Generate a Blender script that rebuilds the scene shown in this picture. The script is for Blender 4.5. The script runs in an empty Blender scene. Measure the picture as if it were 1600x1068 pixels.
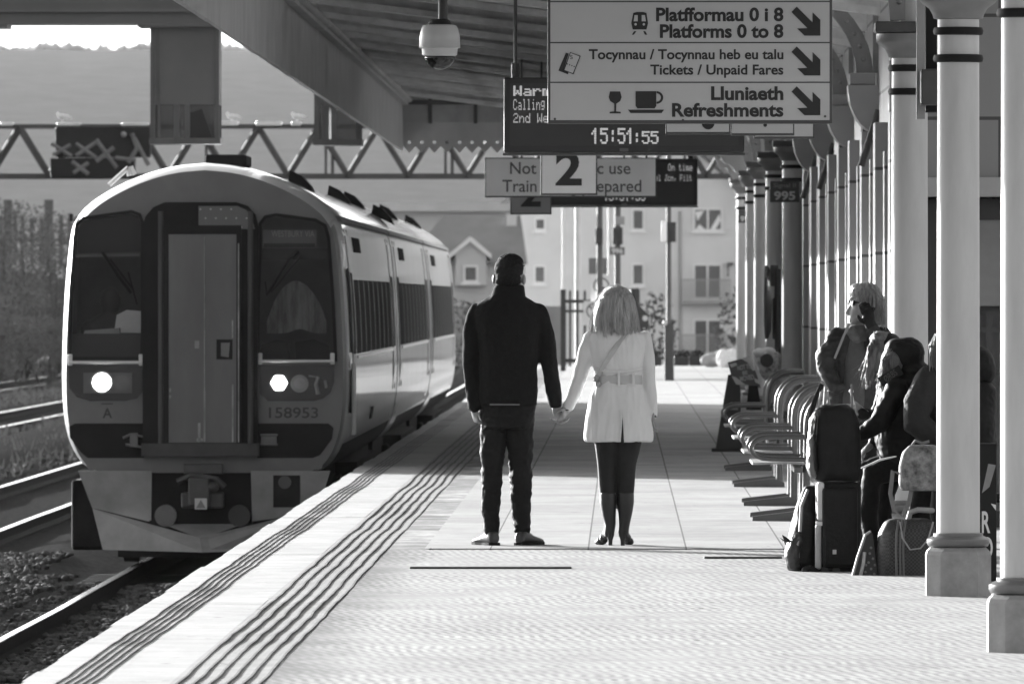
import bpy, bmesh, math, random
from mathutils import Vector, Matrix, noise
R = math.radians
random.seed(7)
scene = bpy.context.scene
COL = scene.collection

# ---------------------------------------------------------------- camera
F, CX, CY, EYE = 17000.0, 972.0, 466.0, 1.53
cam_data = bpy.data.cameras.new('camera')
cam = bpy.data.objects.new('camera', cam_data)
COL.objects.link(cam)
cam.location = (0, 0, EYE)
cam_data.sensor_width = 36.0
cam_data.lens = F / 1600 * 36
cam_data.clip_start = 0.5
cam_data.clip_end = 20000
cam.rotation_euler = Vector(((800 - CX) / F, 1, -(534 - CY) / F)).to_track_quat('-Z', 'Y').to_euler()
cam_data.dof.use_dof = True
cam_data.dof.focus_distance = 61
cam_data.dof.aperture_fstop = 17
scene.camera = cam

# ---------------------------------------------------------------- light
SUN_EL, SUN_AZ = 11.0, 36.0          # degrees; azimuth measured left of straight ahead
world = bpy.data.worlds.new('World')
scene.world = world
world.use_nodes = True
nt = world.node_tree
nt.nodes.clear()
w_out = nt.nodes.new('ShaderNodeOutputWorld')
w_bg = nt.nodes.new('ShaderNodeBackground')
w_sky = nt.nodes.new('ShaderNodeTexSky')
w_bw = nt.nodes.new('ShaderNodeRGBToBW')
w_sky.sky_type = 'NISHITA'
w_sky.sun_disc = False
w_sky.sun_elevation = R(SUN_EL)
w_sky.sun_rotation = R(-SUN_AZ)
w_sky.dust_density = 2.5
w_bg.inputs[1].default_value = 0.13
nt.links.new(w_sky.outputs[0], w_bw.inputs[0])
nt.links.new(w_bw.outputs[0], w_bg.inputs[0])
nt.links.new(w_bg.outputs[0], w_out.inputs[0])
sun_data = bpy.data.lights.new('sun', 'SUN')
sun_data.energy = 4.2
sun_data.angle = R(0.5)
sun_data.color = (1, 1, 1)            # black and white photograph: neutral light
sun = bpy.data.objects.new('sun', sun_data)
COL.objects.link(sun)
e, a = R(SUN_EL), R(SUN_AZ)
to_sun = Vector((-math.sin(a) * math.cos(e), math.cos(a) * math.cos(e), math.sin(e)))
sun.rotation_euler = (-to_sun).to_track_quat('-Z', 'Y').to_euler()
sun.location = to_sun * 200
scene.view_settings.view_transform = 'Standard'
scene.view_settings.look = 'None'
scene.view_settings.gamma = 1
scene.view_settings.use_curve_mapping = False
scene.view_settings.exposure = 1.9
scene.cycles.max_bounces = 8
scene.cycles.diffuse_bounces = 4
scene.cycles.use_denoising = True

# ---------------------------------------------------------------- helpers
def W(px, py, d):
    """photograph pixel (1600 wide) and distance -> point in the place"""
    return Vector(((px - CX) * d / F, d, EYE - (py - CY) * d / F))

_mats = {}
def mat(name, v, rough=0.6, var=0.12, scale=8.0, bump=0.0, bscale=40.0, metal=0.0, spec=0.5, emit=0.0, trans=0.0, stretch=(1, 1, 1), coat=0.0):
    if name in _mats: return _mats[name]
    m = bpy.data.materials.new(name)
    m.use_nodes = True
    n, l = m.node_tree.nodes, m.node_tree.links
    b = n['Principled BSDF']
    b.inputs['Roughness'].default_value = rough
    b.inputs['Metallic'].default_value = metal
    b.inputs['Specular IOR Level'].default_value = spec
    b.inputs['Coat Weight'].default_value = coat
    b.inputs['Coat Roughness'].default_value = 0.04
    tc = n.new('ShaderNodeTexCoord')
    mp = n.new('ShaderNodeMapping')
    mp.inputs['Scale'].default_value = stretch
    l.new(tc.outputs['Object'], mp.inputs[0])
    if var > 0:
        t = n.new('ShaderNodeTexNoise')
        t.inputs['Scale'].default_value = scale
        t.inputs['Detail'].default_value = 6
        t.inputs['Roughness'].default_value = 0.65
        l.new(mp.outputs[0], t.inputs['Vector'])
        r = n.new('ShaderNodeValToRGB')
        lo, hi = v * (1 - var), min(0.95, v * (1 + var))
        r.color_ramp.elements[0].position = 0.3
        r.color_ramp.elements[1].position = 0.7
        r.color_ramp.elements[0].color = (lo, lo, lo, 1)
        r.color_ramp.elements[1].color = (hi, hi, hi, 1)
        l.new(t.outputs['Fac'], r.inputs[0])
        l.new(r.outputs[0], b.inputs['Base Color'])
    else:
        b.inputs['Base Color'].default_value = (v, v, v, 1)
    if bump > 0:
        t2 = n.new('ShaderNodeTexNoise')
        t2.inputs['Scale'].default_value = bscale
        t2.inputs['Detail'].default_value = 4
        l.new(mp.outputs[0], t2.inputs['Vector'])
        bp = n.new('ShaderNodeBump')
        bp.inputs['Strength'].default_value = bump
        bp.inputs['Distance'].default_value = 0.02
        l.new(t2.outputs['Fac'], bp.inputs['Height'])
        l.new(bp.outputs[0], b.inputs['Normal'])
    if emit > 0:
        b.inputs['Emission Color'].default_value = (1, 1, 1, 1)
        b.inputs['Emission Strength'].default_value = emit
    if trans > 0:
        o = n['Material Output']
        tr = n.new('ShaderNodeBsdfTranslucent')
        tv = min(.9, v * 1.5)
        tr.inputs['Color'].default_value = (tv, tv, tv, 1)
        mx = n.new('ShaderNodeMixShader')
        mx.inputs[0].default_value = trans
        l.new(b.outputs[0], mx.inputs[1]); l.new(tr.outputs[0], mx.inputs[2])
        l.new(mx.outputs[0], o.inputs['Surface'])
    _mats[name] = m
    return m

def glass(name, tint=0.6, rough=0.03, ior=1.5):
    if name in _mats: return _mats[name]
    m = bpy.data.materials.new(name); m.use_nodes = True
    n, l = m.node_tree.nodes, m.node_tree.links
    o = n['Material Output']; n.remove(n['Principled BSDF'])
    t = n.new('ShaderNodeBsdfTransparent'); t.inputs[0].default_value = (tint, tint, tint, 1)
    g = n.new('ShaderNodeBsdfGlossy'); g.inputs['Roughness'].default_value = rough
    f = n.new('ShaderNodeFresnel'); f.inputs[0].default_value = ior
    mx = n.new('ShaderNodeMixShader')
    l.new(f.outputs[0], mx.inputs[0]); l.new(t.outputs[0], mx.inputs[1]); l.new(g.outputs[0], mx.inputs[2])
    l.new(mx.outputs[0], o.inputs[0])
    _mats[name] = m
    return m

class MB:
    """collects verts and faces in world coordinates; build() links them as ONE object"""
    def __init__(s): s.v, s.f, s.m = [], [], []
    def add(s, vs, fs, mi=0):
        o = len(s.v)
        s.v += [tuple(x) for x in vs]
        s.f += [tuple(i + o for i in f) for f in fs]
        s.m += [mi] * len(fs)
        return s
    def box(s, x0, x1, y0, y1, z0, z1, mi=0, bev=0.0):
        if bev <= 0:
            vs = [(x, y, z) for z in (z0, z1) for y in (y0, y1) for x in (x0, x1)]
            return s.add(vs, [(0, 2, 3, 1), (4, 5, 7, 6), (0, 1, 5, 4), (1, 3, 7, 5), (3, 2, 6, 7), (2, 0, 4, 6)], mi)
        bm = bmesh.new()
        bmesh.ops.create_cube(bm, size=1)
        for v in bm.verts:
            v.co = Vector(((x0 + x1) / 2 + v.co.x * (x1 - x0), (y0 + y1) / 2 + v.co.y * (y1 - y0), (z0 + z1) / 2 + v.co.z * (z1 - z0)))
        bmesh.ops.bevel(bm, geom=bm.edges[:], offset=bev, segments=2, affect='EDGES', profile=0.5)
        return s.bm(bm, mi)
    def bm(s, bm, mi=0, M=None):
        bm.verts.index_update()
        vs = [(M @ v.co if M else v.co) for v in bm.verts]
        s.add(vs, [[v.index for v in f.verts] for f in bm.faces], mi)
        bm.free()
        return s
    def xform(s, M, start=0):
        for i in range(start, len(s.v)): s.v[i] = tuple(M @ Vector(s.v[i]))
        return s
    def prism_y(s, pts, y0, y1, mi=0):
        """polygon in (x,z) run along y"""
        n = len(pts)
        vs = [(p[0], y0, p[1]) for p in pts] + [(p[0], y1, p[1]) for p in pts]
        fs = [tuple(range(n)), tuple(range(2 * n - 1, n - 1, -1))] + [(i, i + n, (i + 1) % n + n, (i + 1) % n) for i in range(n)]
        return s.add(vs, fs, mi)
    def prism_x(s, pts, x0, x1, mi=0):
        n = len(pts)
        vs = [(x0, p[0], p[1]) for p in pts] + [(x1, p[0], p[1]) for p in pts]
        fs = [tuple(range(n)), tuple(range(2 * n - 1, n - 1, -1))] + [(i, i + n, (i + 1) % n + n, (i + 1) % n) for i in range(n)]
        return s.add(vs, fs, mi)
    def loft(s, rings, mi=0, cap=True, closed=True):
        n = len(rings[0]); vs = [p for r in rings for p in r]; fs = []
        for k in range(len(rings) - 1):
            for i in range(n if closed else n - 1):
                j = (i + 1) % n
                fs.append((k * n + i, k * n + j, (k + 1) * n + j, (k + 1) * n + i))
        if cap:
            fs.append(tuple(range(n - 1, -1, -1)))
            fs.append(tuple((len(rings) - 1) * n + i for i in range(n)))
        return s.add(vs, fs, mi)
    def lathe(s, prof, c=(0, 0, 0), n=24, mi=0):
        rings = [[(c[0] + r * math.cos(2 * math.pi * i / n), c[1] + r * math.sin(2 * math.pi * i / n), c[2] + z) for i in range(n)] for r, z in prof]
        return s.loft(rings, mi)
    def tube(s, pts, rad, n=10, mi=0, round_ends=False, flat=1.0, up=None):
        """tapered tube; rad number or list; flat squeezes the second axis"""
        pts = [Vector(p) for p in pts]
        if not isinstance(rad, (list, tuple)): rad = [rad] * len(pts)
        rad = list(rad)
        if round_ends:
            d0 = (pts[0] - pts[1]).normalized(); d1 = (pts[-1] - pts[-2]).normalized()
            a0 = [(pts[0] + d0 * rad[0] * math.sin(t), rad[0] * math.cos(t)) for t in (1.45, 1.1, .6)]
            a1 = [(pts[-1] + d1 * rad[-1] * math.sin(t), rad[-1] * math.cos(t)) for t in (.6, 1.1, 1.45)]
            pts = [q for q, _ in a0] + pts + [q for q, _ in a1]
            rad = [q for _, q in a0] + rad + [q for _, q in a1]
        rings, ref = [], Vector(up) if up else None
        for i, p in enumerate(pts):
            t = (pts[min(i + 1, len(pts) - 1)] - pts[max(i - 1, 0)]).normalized()
            if ref is None: ref = Vector((1, 0, 0)) if abs(t.x) < .8 else Vector((0, 1, 0))
            u = (ref - t * ref.dot(t)).normalized(); w = t.cross(u)
            if up is None: ref = u
            rings.append([p + (u * math.cos(2 * math.pi * k / n) + w * flat * math.sin(2 * math.pi * k / n)) * rad[i] for k in range(n)])
        return s.loft(rings, mi)
    def ball(s, c, r, mi=0, seg=14, M=None):
        if not isinstance(r, (list, tuple)): r = (r, r, r)
        bm = bmesh.new()
        bmesh.ops.create_uvsphere(bm, u_segments=seg, v_segments=max(6, seg // 2 + 1), radius=1)
        T = Matrix.Translation(Vector(c)) @ (M if M else Matrix.Identity(4)) @ Matrix.Diagonal((r[0], r[1], r[2], 1))
        return s.bm(bm, mi, T)
    def poly(s, pts3, mi=0): return s.add(pts3, [tuple(range(len(pts3)))], mi)
    def cyl_y(s, c, r, y0, y1, n=20, mi=0):
        return s.prism_y([(c[0] + r * math.cos(2 * math.pi * i / n), c[1] + r * math.sin(2 * math.pi * i / n)) for i in range(n)], y0, y1, mi)
    def build(s, name, m, parent=None, smooth=None, origin=None):
        me = bpy.data.meshes.new(name)
        off = wloc(parent) if parent else Vector(origin or (0, 0, 0))
        me.from_pydata([(v[0] - off.x, v[1] - off.y, v[2] - off.z) for v in s.v], [], s.f)
        for mm in (m if isinstance(m, (list, tuple)) else [m]): me.materials.append(mm)
        if isinstance(m, (list, tuple)): me.polygons.foreach_set('material_index', s.m)
        bm = bmesh.new(); bm.from_mesh(me); bmesh.ops.recalc_face_normals(bm, faces=bm.faces[:]); bm.to_mesh(me); bm.free()
        if smooth is not None:
            me.polygons.foreach_set('use_smooth', [True] * len(me.polygons))
            if smooth < 180: me.set_sharp_from_angle(angle=R(smooth))
        o = bpy.data.objects.new(name, me)
        COL.objects.link(o)
        if parent: o.parent = parent
        else: o.location = off
        return o

def wloc(o):
    p = Vector((0, 0, 0))
    while o: p += o.location; o = o.parent
    return p

def thing(name, label, cat, loc=(0, 0, 0), group=None):
    o = bpy.data.objects.new(name, None)
    o.empty_display_size = .2
    COL.objects.link(o); o.location = loc
    o['label'] = label; o['category'] = cat
    if group: o['group'] = group
    return o
def tag(o, label, cat, group=None):
    o['label'] = label; o['category'] = cat
    if group: o['group'] = group
    return o
def struct(o): o['kind'] = 'structure'; return o
def stuff(o): o['kind'] = 'stuff'; return o
def kids(o): return [c for c in bpy.data.objects if c.parent is o]
def copy_tree(o, loc, label=None, parent=None):
    c = o.copy(); COL.objects.link(c)
    if parent: c.parent = parent
    else: c.location = loc
    if label: c['label'] = label
    for k in kids(o): copy_tree(k, None, None, c)
    return c

# ---- text ---------------------------------------------------------------
def text_geo(body, bold=0.0):
    cu = bpy.data.curves.new('t', 'FONT'); cu.body = body; cu.size = 1; cu.offset = bold; cu.extrude = 0.0; cu.resolution_u = 4
    ob = bpy.data.objects.new('t', cu); COL.objects.link(ob)
    dg = bpy.context.evaluated_depsgraph_get(); ev = ob.evaluated_get(dg)
    me = ev.to_mesh()
    vs = [v.co.copy() for v in me.vertices]; fs = [tuple(p.vertices) for p in me.polygons]
    ev.to_mesh_clear(); bpy.data.objects.remove(ob); bpy.data.curves.remove(cu)
    return vs, fs
def text_mb(mb, body, x0, x1, z0, z1, y, bold=0.0, mi=0, rot=0.0):
    """text fitted in the rectangle x0..x1, z0..z1 on a face looking at -y"""
    vs, fs = text_geo(body, bold)
    ax, bx = min(v.x for v in vs), max(v.x for v in vs)
    ay, by = min(v.y for v in vs), max(v.y for v in vs)
    out = [Vector((x0 + (v.x - ax) / (bx - ax) * (x1 - x0), y, z0 + (v.y - ay) / (by - ay) * (z1 - z0))) for v in vs]
    if rot:
        c = Vector(((x0 + x1) / 2, y, (z0 + z1) / 2)); M = Matrix.Rotation(rot, 4, 'Y')
        out = [c + M @ (p - c) for p in out]
    return mb.add(out, fs, mi)
def lettering(body, px0, px1, py0, py1, d, m, parent, bold=0.012, proud=0.004, rot=0.0):
    a, b = W(px0, py1, d - proud), W(px1, py0, d - proud)
    mb = MB(); text_mb(mb, body, a.x, b.x, a.z, b.z, d - proud, bold, 0, rot)
    return mb.build('lettering', m, parent)

GLY = {'W': '10001 10001 10001 10101 10101 11011 10001', 'a': '00000 00000 01110 00001 01111 10001 01111', 'r': '00000 00000 10110 11001 10000 10000 10000',
 'm': '00000 00000 11010 10101 10101 10101 10101', 'C': '01110 10001 10000 10000 10000 10001 01110', 'l': '01100 00100 00100 00100 00100 00100 01110',
 'i': '00100 00000 01100 00100 00100 00100 01110', 'n': '00000 00000 10110 11001 10001 10001 10001', 'g': '00000 01111 10001 10001 01111 00001 01110',
 '2': '01110 10001 00001 00110 01000 10000 11111', 'd': '00001 00001 01101 10011 10001 10001 01111', 'e': '00000 00000 01110 10001 11111 10000 01110',
 's': '00000 00000 01111 10000 01110 00001 11110', '1': '00100 01100 10100 00100 00100 00100 00100', '5': '11111 10000 11110 00001 00001 10001 01110',
 ':': '00000 00100 00100 00000 00100 00100 00000', 'O': '01110 10001 10001 10001 10001 10001 01110', 't': '01000 01000 11100 01000 01000 01001 00110',
 'J': '00111 00010 00010 00010 00010 10010 01100', 'c': '00000 00000 01110 10000 10000 10001 01110', ',': '00000 00000 00000 00000 00110 00100 01000',
 'F': '11111 10000 10000 11110 10000 10000 10000', ' ': '00000 00000 00000 00000 00000 00000 00000'}
def dots(body, px0, px1, py0, py1, d, m, parent, bold=False):
    """dot matrix writing"""
    a, b = W(px0, py1, d), W(px1, py0, d)
    mb = MB(); n = len(body) * 6 - 1; cw = (b.x - a.x) / n; ch = (b.z - a.z) / 7
    for k, c in enumerate(body):
        for r, row in enumerate(GLY[c].split()):
            for q, bit in enumerate(row):
                if bit == '1':
                    x = a.x + (k * 6 + q) * cw; z = b.z - (r + 1) * ch
                    w = cw * (1.35 if bold else .92)
                    mb.box(x, x + w, d - .006 - .001 * (q % 2), d, z + ch * .05, z + ch * .95)
    return mb.build('dot_lettering', m, parent)

# ---- soft bodies ----------------------------------------------------------
def ell_ring(c, rx, ry, n=28, p=2.2):
    out = []
    for i in range(n):
        t = 2 * math.pi * i / n; ct, st = math.cos(t), math.sin(t)
        out.append((c[0] + rx * math.copysign(abs(ct) ** (2 / p), ct), c[1] + ry * math.copysign(abs(st) ** (2 / p), st), c[2]))
    return out
class Soft(MB):
    """overlapping closed pieces melted into one continuous surface"""
    def rings_px(s, d, rows, p=2.2):
        k = d / F; rr = []
        for cx, y, hw, hd, dy in rows:
            q = W(cx, y, d); rr.append(ell_ring((q.x, d + dy, q.z), hw * k, hd, 28, p))
        return s.loft(rr)
    def limb_px(s, d, pts, flat=1.0):
        k = d / F
        P = [Vector((W(x, y, d).x, d + dy, W(x, y, d).z)) for x, y, dy, r in pts]
        return s.tube(P, [q[3] * k for q in pts], 14, 0, True, flat)
    def ball_px(s, d, x, y, dy, rx, ryd, rz, rot=None):
        k = d / F; q = W(x, y, d)
        return s.ball((q.x, d + dy, q.z), (rx * k, ryd, rz * k), 0, 18, rot)
    def melt(s, name, m, parent, voxel=.008, smooth=4, wrinkle=0.0, wscale=(9, 9, 5)):
        me = bpy.data.meshes.new('tmp'); me.from_pydata(s.v, [], s.f)
        bm = bmesh.new(); bm.from_mesh(me); bmesh.ops.recalc_face_normals(bm, faces=bm.faces[:]); bm.to_mesh(me); bm.free()
        ob = bpy.data.objects.new('tmp', me); COL.objects.link(ob)
        md = ob.modifiers.new('r', 'REMESH'); md.mode = 'VOXEL'; md.voxel_size = voxel
        dg = bpy.context.evaluated_depsgraph_get()
        m2 = bpy.data.meshes.new_from_object(ob.evaluated_get(dg))
        bpy.data.objects.remove(ob); bpy.data.meshes.remove(me)
        bm = bmesh.new(); bm.from_mesh(m2)
        for _ in range(smooth): bmesh.ops.smooth_vert(bm, verts=bm.verts[:], factor=.5, use_axis_x=True, use_axis_y=True, use_axis_z=True)
        if wrinkle:
            bm.normal_update()
            for v in bm.verts:
                q = Vector((v.co.x * wscale[0], v.co.y * wscale[1], v.co.z * wscale[2]))
                n1 = noise.noise(q) ; n2 = 1 - abs(noise.noise(q * 2.1 + Vector((5, 2, 9)))) * 2
                v.co += v.normal * wrinkle * (n1 * .8 + n2 * .6)
            bmesh.ops.smooth_vert(bm, verts=bm.verts[:], factor=.4, use_axis_x=True, use_axis_y=True, use_axis_z=True)
        off = wloc(parent)
        for v in bm.verts: v.co -= off
        bm.to_mesh(m2); bm.free()
        m2.name = name; m2.materials.clear(); m2.materials.append(m)
        m2.polygons.foreach_set('use_smooth', [True] * len(m2.polygons))
        o = bpy.data.objects.new(name, m2); COL.objects.link(o); o.parent = parent
        return o
# ================================================================ ground, platform, tracks
RAIL_Z = -.915
def paving_mat(name, v, slab=True, dim=False, blotch=0.12, rough=.95):
    m = bpy.data.materials.new(name); m.use_nodes = True
    n, l = m.node_tree.nodes, m.node_tree.links
    b = n['Principled BSDF']; b.inputs['Roughness'].default_value = rough
    b.inputs['Specular IOR Level'].default_value = .1
    tc = n.new('ShaderNodeTexCoord')
    def noise_(scale, st, det=6):
        mp = n.new('ShaderNodeMapping'); mp.inputs['Scale'].default_value = st
        l.new(tc.outputs['Object'], mp.inputs[0])
        t = n.new('ShaderNodeTexNoise'); t.inputs['Scale'].default_value = scale; t.inputs['Detail'].default_value = det; t.inputs['Roughness'].default_value = .7
        l.new(mp.outputs[0], t.inputs['Vector']); return t.outputs['Fac']
    def rng(s, a, b_):
        r = n.new('ShaderNodeMapRange'); r.inputs['From Min'].default_value = .3; r.inputs['From Max'].default_value = .7
        r.inputs['To Min'].default_value = a; r.inputs['To Max'].default_value = b_; l.new(s, r.inputs['Value']); return r.outputs[0]
    def mul(p, q):
        x = n.new('ShaderNodeMath'); x.operation = 'MULTIPLY'; l.new(p, x.inputs[0])
        if isinstance(q, float): x.inputs[1].default_value = q
        else: l.new(q, x.inputs[1])
        return x.outputs[0]
    f = mul(rng(noise_(1.1, (1, .35, 1)), 1 - blotch, 1 + blotch), rng(noise_(6, (1, .2, 1)), 1 - blotch * .6, 1 + blotch * .6))
    f = mul(f, rng(noise_(60, (1, 1, 1), 2), .92, 1.08))
    f = mul(f, rng(noise_(2.6, (.8, .8, 1), 3), 1.0 - blotch * 1.1, 1.0 + blotch * .6))
    f = mul(f, rng(noise_(1.3, (.25, 2.2, 1), 4), 1.0 - blotch * .9, 1.0 + blotch * .5))
    sp = n.new('ShaderNodeMapRange'); sp.inputs['From Min'].default_value = .68; sp.inputs['From Max'].default_value = .74; sp.inputs['To Min'].default_value = 1.0; sp.inputs['To Max'].default_value = .45
    l.new(noise_(7, (1, .5, 1), 2), sp.inputs['Value']); f = mul(f, sp.outputs[0])
    if slab:
        br = n.new('ShaderNodeTexBrick'); br.offset = 0.0
        mp = n.new('ShaderNodeMapping'); mp.inputs['Location'].default_value = (-.39, 0, 0)
        l.new(tc.outputs['Object'], mp.inputs[0]); l.new(mp.outputs[0], br.inputs['Vector'])
        br.inputs['Scale'].default_value = 1; br.inputs['Brick Width'].default_value = .595; br.inputs['Row Height'].default_value = .9
        br.inputs['Mortar Size'].default_value = .006; br.inputs['Mortar Smooth'].default_value = .2
        br.inputs['Color1'].default_value = (1.06, 1.06, 1.06, 1); br.inputs['Color2'].default_value = (.86, .86, .86, 1); br.inputs['Mortar'].default_value = (.3, .3, .3, 1)
        f = mul(f, br.outputs['Color'])
    if dim:
        sx = n.new('ShaderNodeSeparateXYZ'); l.new(tc.outputs['Object'], sx.inputs[0])
        def wave(s, k, ph=0.0):
            x = n.new('ShaderNodeMath'); x.operation = 'MULTIPLY_ADD'; x.inputs[1].default_value = k; x.inputs[2].default_value = ph; l.new(s, x.inputs[0])
            y = n.new('ShaderNodeMath'); y.operation = 'SINE'; l.new(x.outputs[0], y.inputs[0]); return y.outputs[0]
        sk = n.new('ShaderNodeMath'); sk.operation = 'MULTIPLY_ADD'; sk.inputs[1].default_value = .11; l.new(sx.outputs[1], sk.inputs[0])
        wb = n.new('ShaderNodeMath'); wb.operation = 'MULTIPLY_ADD'; wb.inputs[1].default_value = .16; l.new(noise_(1.6, (1, .5, 1), 3), wb.inputs[0]); l.new(sx.outputs[0], wb.inputs[2]); l.new(wb.outputs[0], sk.inputs[2])
        w = mul(wave(sk.outputs[0], 2 * math.pi / .052), wave(sx.outputs[1], 2 * math.pi / 1.02))
        w = mul(w, rng(noise_(.9, (.7, .35, 1)), 0.0, 1.7))
        w = mul(w, rng(noise_(5, (1, .6, 1)), 0.2, 1.5))
        r = n.new('ShaderNodeMapRange'); r.inputs['From Min'].default_value = -.7; r.inputs['From Max'].default_value = .7
        r.inputs['To Min'].default_value = .60; r.inputs['To Max'].default_value = 1.10; l.new(w, r.inputs['Value'])
        f = mul(f, r.outputs[0])
        # grime trodden in along the tactile strip, with a ragged fade
        gr = n.new('ShaderNodeMath'); gr.operation = 'MULTIPLY_ADD'; gr.inputs[1].default_value = -.62; l.new(noise_(2.4, (1, .35, 1), 6), gr.inputs[0]); l.new(sx.outputs[0], gr.inputs[2])
        gm_ = n.new('ShaderNodeMapRange'); gm_.inputs['From Min'].default_value = -1.72; gm_.inputs['From Max'].default_value = -1.42; gm_.inputs['To Min'].default_value = .45; gm_.inputs['To Max'].default_value = 1.0; l.new(gr.outputs[0], gm_.inputs['Value'])
        f = mul(f, gm_.outputs[0])
    f = mul(f, v)
    cc = n.new('ShaderNodeCombineColor')
    for i in range(3): l.new(f, cc.inputs[i])
    l.new(cc.outputs[0], b.inputs['Base Color'])
    bp = n.new('ShaderNodeBump'); bp.inputs['Strength'].default_value = .25; bp.inputs['Distance'].default_value = .004
    l.new(noise_(25, (1, .4, 1)), bp.inputs['Height']); l.new(bp.outputs[0], b.inputs['Normal'])
    return m
M_slab = paving_mat('concrete_slabs', .34)
M_text = paving_mat('dimpled_paving', .385, slab=False, dim=True, blotch=.14)
M_cope = paving_mat('coping_stone', .40, slab=False, blotch=.13)
M_cord = paving_mat('corduroy_paving', .31, slab=False, blotch=.14)
M_mort = paving_mat('mortar_strip', .31, slab=False, blotch=.6)
M_brick = mat('platform_face_brick', .06, .9, .4, 3)
M_dark = mat('blackened_steel', .03, .55, .3, 6)
M_black = mat('black_paint', .014, .6, .2, 6, spec=.15)

def sheet(name, x0, x1, y0, y1, z, m, nx=6, ny=160, amp=.004):
    mb = MB()
    vs = []
    for j in range(ny + 1):
        y = y0 + (y1 - y0) * j / ny
        for i in range(nx + 1):
            x = x0 + (x1 - x0) * i / nx
            vs.append((x, y, z + amp * noise.noise(Vector((x * .6, y * .25, 3)))))
    fs = [(j * (nx + 1) + i, j * (nx + 1) + i + 1, (j + 1) * (nx + 1) + i + 1, (j + 1) * (nx + 1) + i) for j in range(ny) for i in range(nx)]
    mb.add(vs, fs); return struct(mb.build(name, m, smooth=180))

struct(MB().box(-3000, 3000, -60, 6000, -2.6, -2.5).build('ground', mat('distant_ground', .12, .95, .4, .02)))
pb = MB().box(-2.36, 9, 12, 252, -2.4, -.03)
struct(pb.build('platform', M_brick))
PE = -2.39
# coping stones with a slightly wandering edge
cb = MB(); y = 20.0; ed = []
while y < 251:
    ed.append((PE + random.uniform(-.012, .012), y)); y += random.uniform(.9, 2.2)
ed.append((PE, 251))
for (xa, ya), (xb, yb) in zip(ed, ed[1:]):
    cb.box(xa, -1.80, ya, yb - .002, -.12, random.uniform(-.001, .0006))
struct(cb.build('platform_coping', M_cope))
sheet('tactile_base', -1.80, -1.42, 20, 250, 0, M_cord, 2)
sheet('mortar_strip', -1.42, -1.17, 66.2, 250, .004, M_mort, 2)
struct(MB().box(-1.80, -1.175, 20, 250, -.029, -.006).build('tactile_bed', M_mort))
sheet('textured_paving', -1.42, 9, 20, 66.2, .003, M_text, 20, 160, .002)
sheet('slab_paving', -1.20, 9, 66.2, 251, .011, M_slab, 20, 160, .003)
MB().box(-1.16, 9, 66.16, 66.2, -.03, .010).build('paving_step', M_slab)['kind'] = 'structure'
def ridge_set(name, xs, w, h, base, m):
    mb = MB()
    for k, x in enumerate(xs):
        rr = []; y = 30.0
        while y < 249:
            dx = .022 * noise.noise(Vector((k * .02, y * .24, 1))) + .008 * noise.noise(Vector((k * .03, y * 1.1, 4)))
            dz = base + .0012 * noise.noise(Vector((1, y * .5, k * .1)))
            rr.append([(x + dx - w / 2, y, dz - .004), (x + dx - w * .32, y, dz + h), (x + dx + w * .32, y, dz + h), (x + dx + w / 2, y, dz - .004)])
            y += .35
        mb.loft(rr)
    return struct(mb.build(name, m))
ridge_set('tactile_ridges', [-1.768 + .066 * i for i in range(6)], .016, .0044, .002, paving_mat('shade_dark_ridge', .15, slab=False, blotch=.3))  # ridge colour darkened so the shade lines beside each bar read stronger
ridge_set('coping_grooves', [-2.25 + .036 * i for i in range(5)], .010, .0032, .0022, paving_mat('shade_dark_groove', .18, slab=False, blotch=.3))  # same here: shade of the fine lines deepened in the base colour

# low iron strips let into the paving
def strip(px0, px1, py, label, h=.014):
    d = F * EYE / (py - CY); a, b = W(px0, py, d), W(px1, py, d)
    o = MB().box(0, b.x - a.x, 0, .12, -.01, h, bev=.004).build('drain_channel', M_dark)
    o.location = (a.x, d, .0); tag(o, label, 'drain')
strip(640, 893, 889, 'thin dark metal strip across the pale paving near the tactile ridges')
strip(1100, 1222, 873, 'thin dark metal strip across the paving left of the luggage')
for (px, py, w) in ((1094, 951, .035), (605, 1041, .05)):
    d = F * EYE / (py - CY); q = W(px, py, d)
    lf = MB().ball((q.x, d, -.004), (w, w * .8, .008)).build('dead_leaf', M_dark, origin=(q.x, d, -.012))
    tag(lf, 'small dark leaf lying on the pale paving ' + ('below the woman' if px > 900 else 'near the bottom edge'), 'leaf')

# track bed
bal = mat('ballast', .04, .95, .6, 14, bump=1.0, bscale=22, spec=0)
tb = MB(); nx, ny = 60, 110
vs = []
for j in range(ny + 1):
    y = 55 + (420 - 55) * (j / ny) ** 1.6
    for i in range(nx + 1):
        x = -2.36 - 32 * (i / nx) ** 1.4
        z = RAIL_Z - .16 + .05 * noise.noise(Vector((x * 1.5, y * .6, 0)))
        for c in (-3.72, -7.34, -12.6, -17.4):
            u = abs(x - c)
        mid = min(abs(x - c) for c in (-3.72, -7.34, -12.6, -17.4))
        if mid > 1.3: z += .12 * min(1, (mid - 1.3) / .4) * (1 if x < -5 else 0.0)
        if x < -9 and x > -11.2: z += .10
        vs.append((x, y, z))
tb.add(vs, [(j * (nx + 1) + i, j * (nx + 1) + i + 1, (j + 1) * (nx + 1) + i + 1, (j + 1) * (nx + 1) + i) for j in range(ny) for i in range(nx)])
struct(tb.build('track_bed', bal, smooth=180))
M_railtop = mat('polished_rail', .55, .22, .1, 5, metal=1)
M_railweb = mat('rusty_rail', .02, .9, .3, 9, spec=.05)
M_sleeper = mat('old_sleeper', .03, .9, .3, 6, spec=.05)
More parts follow.
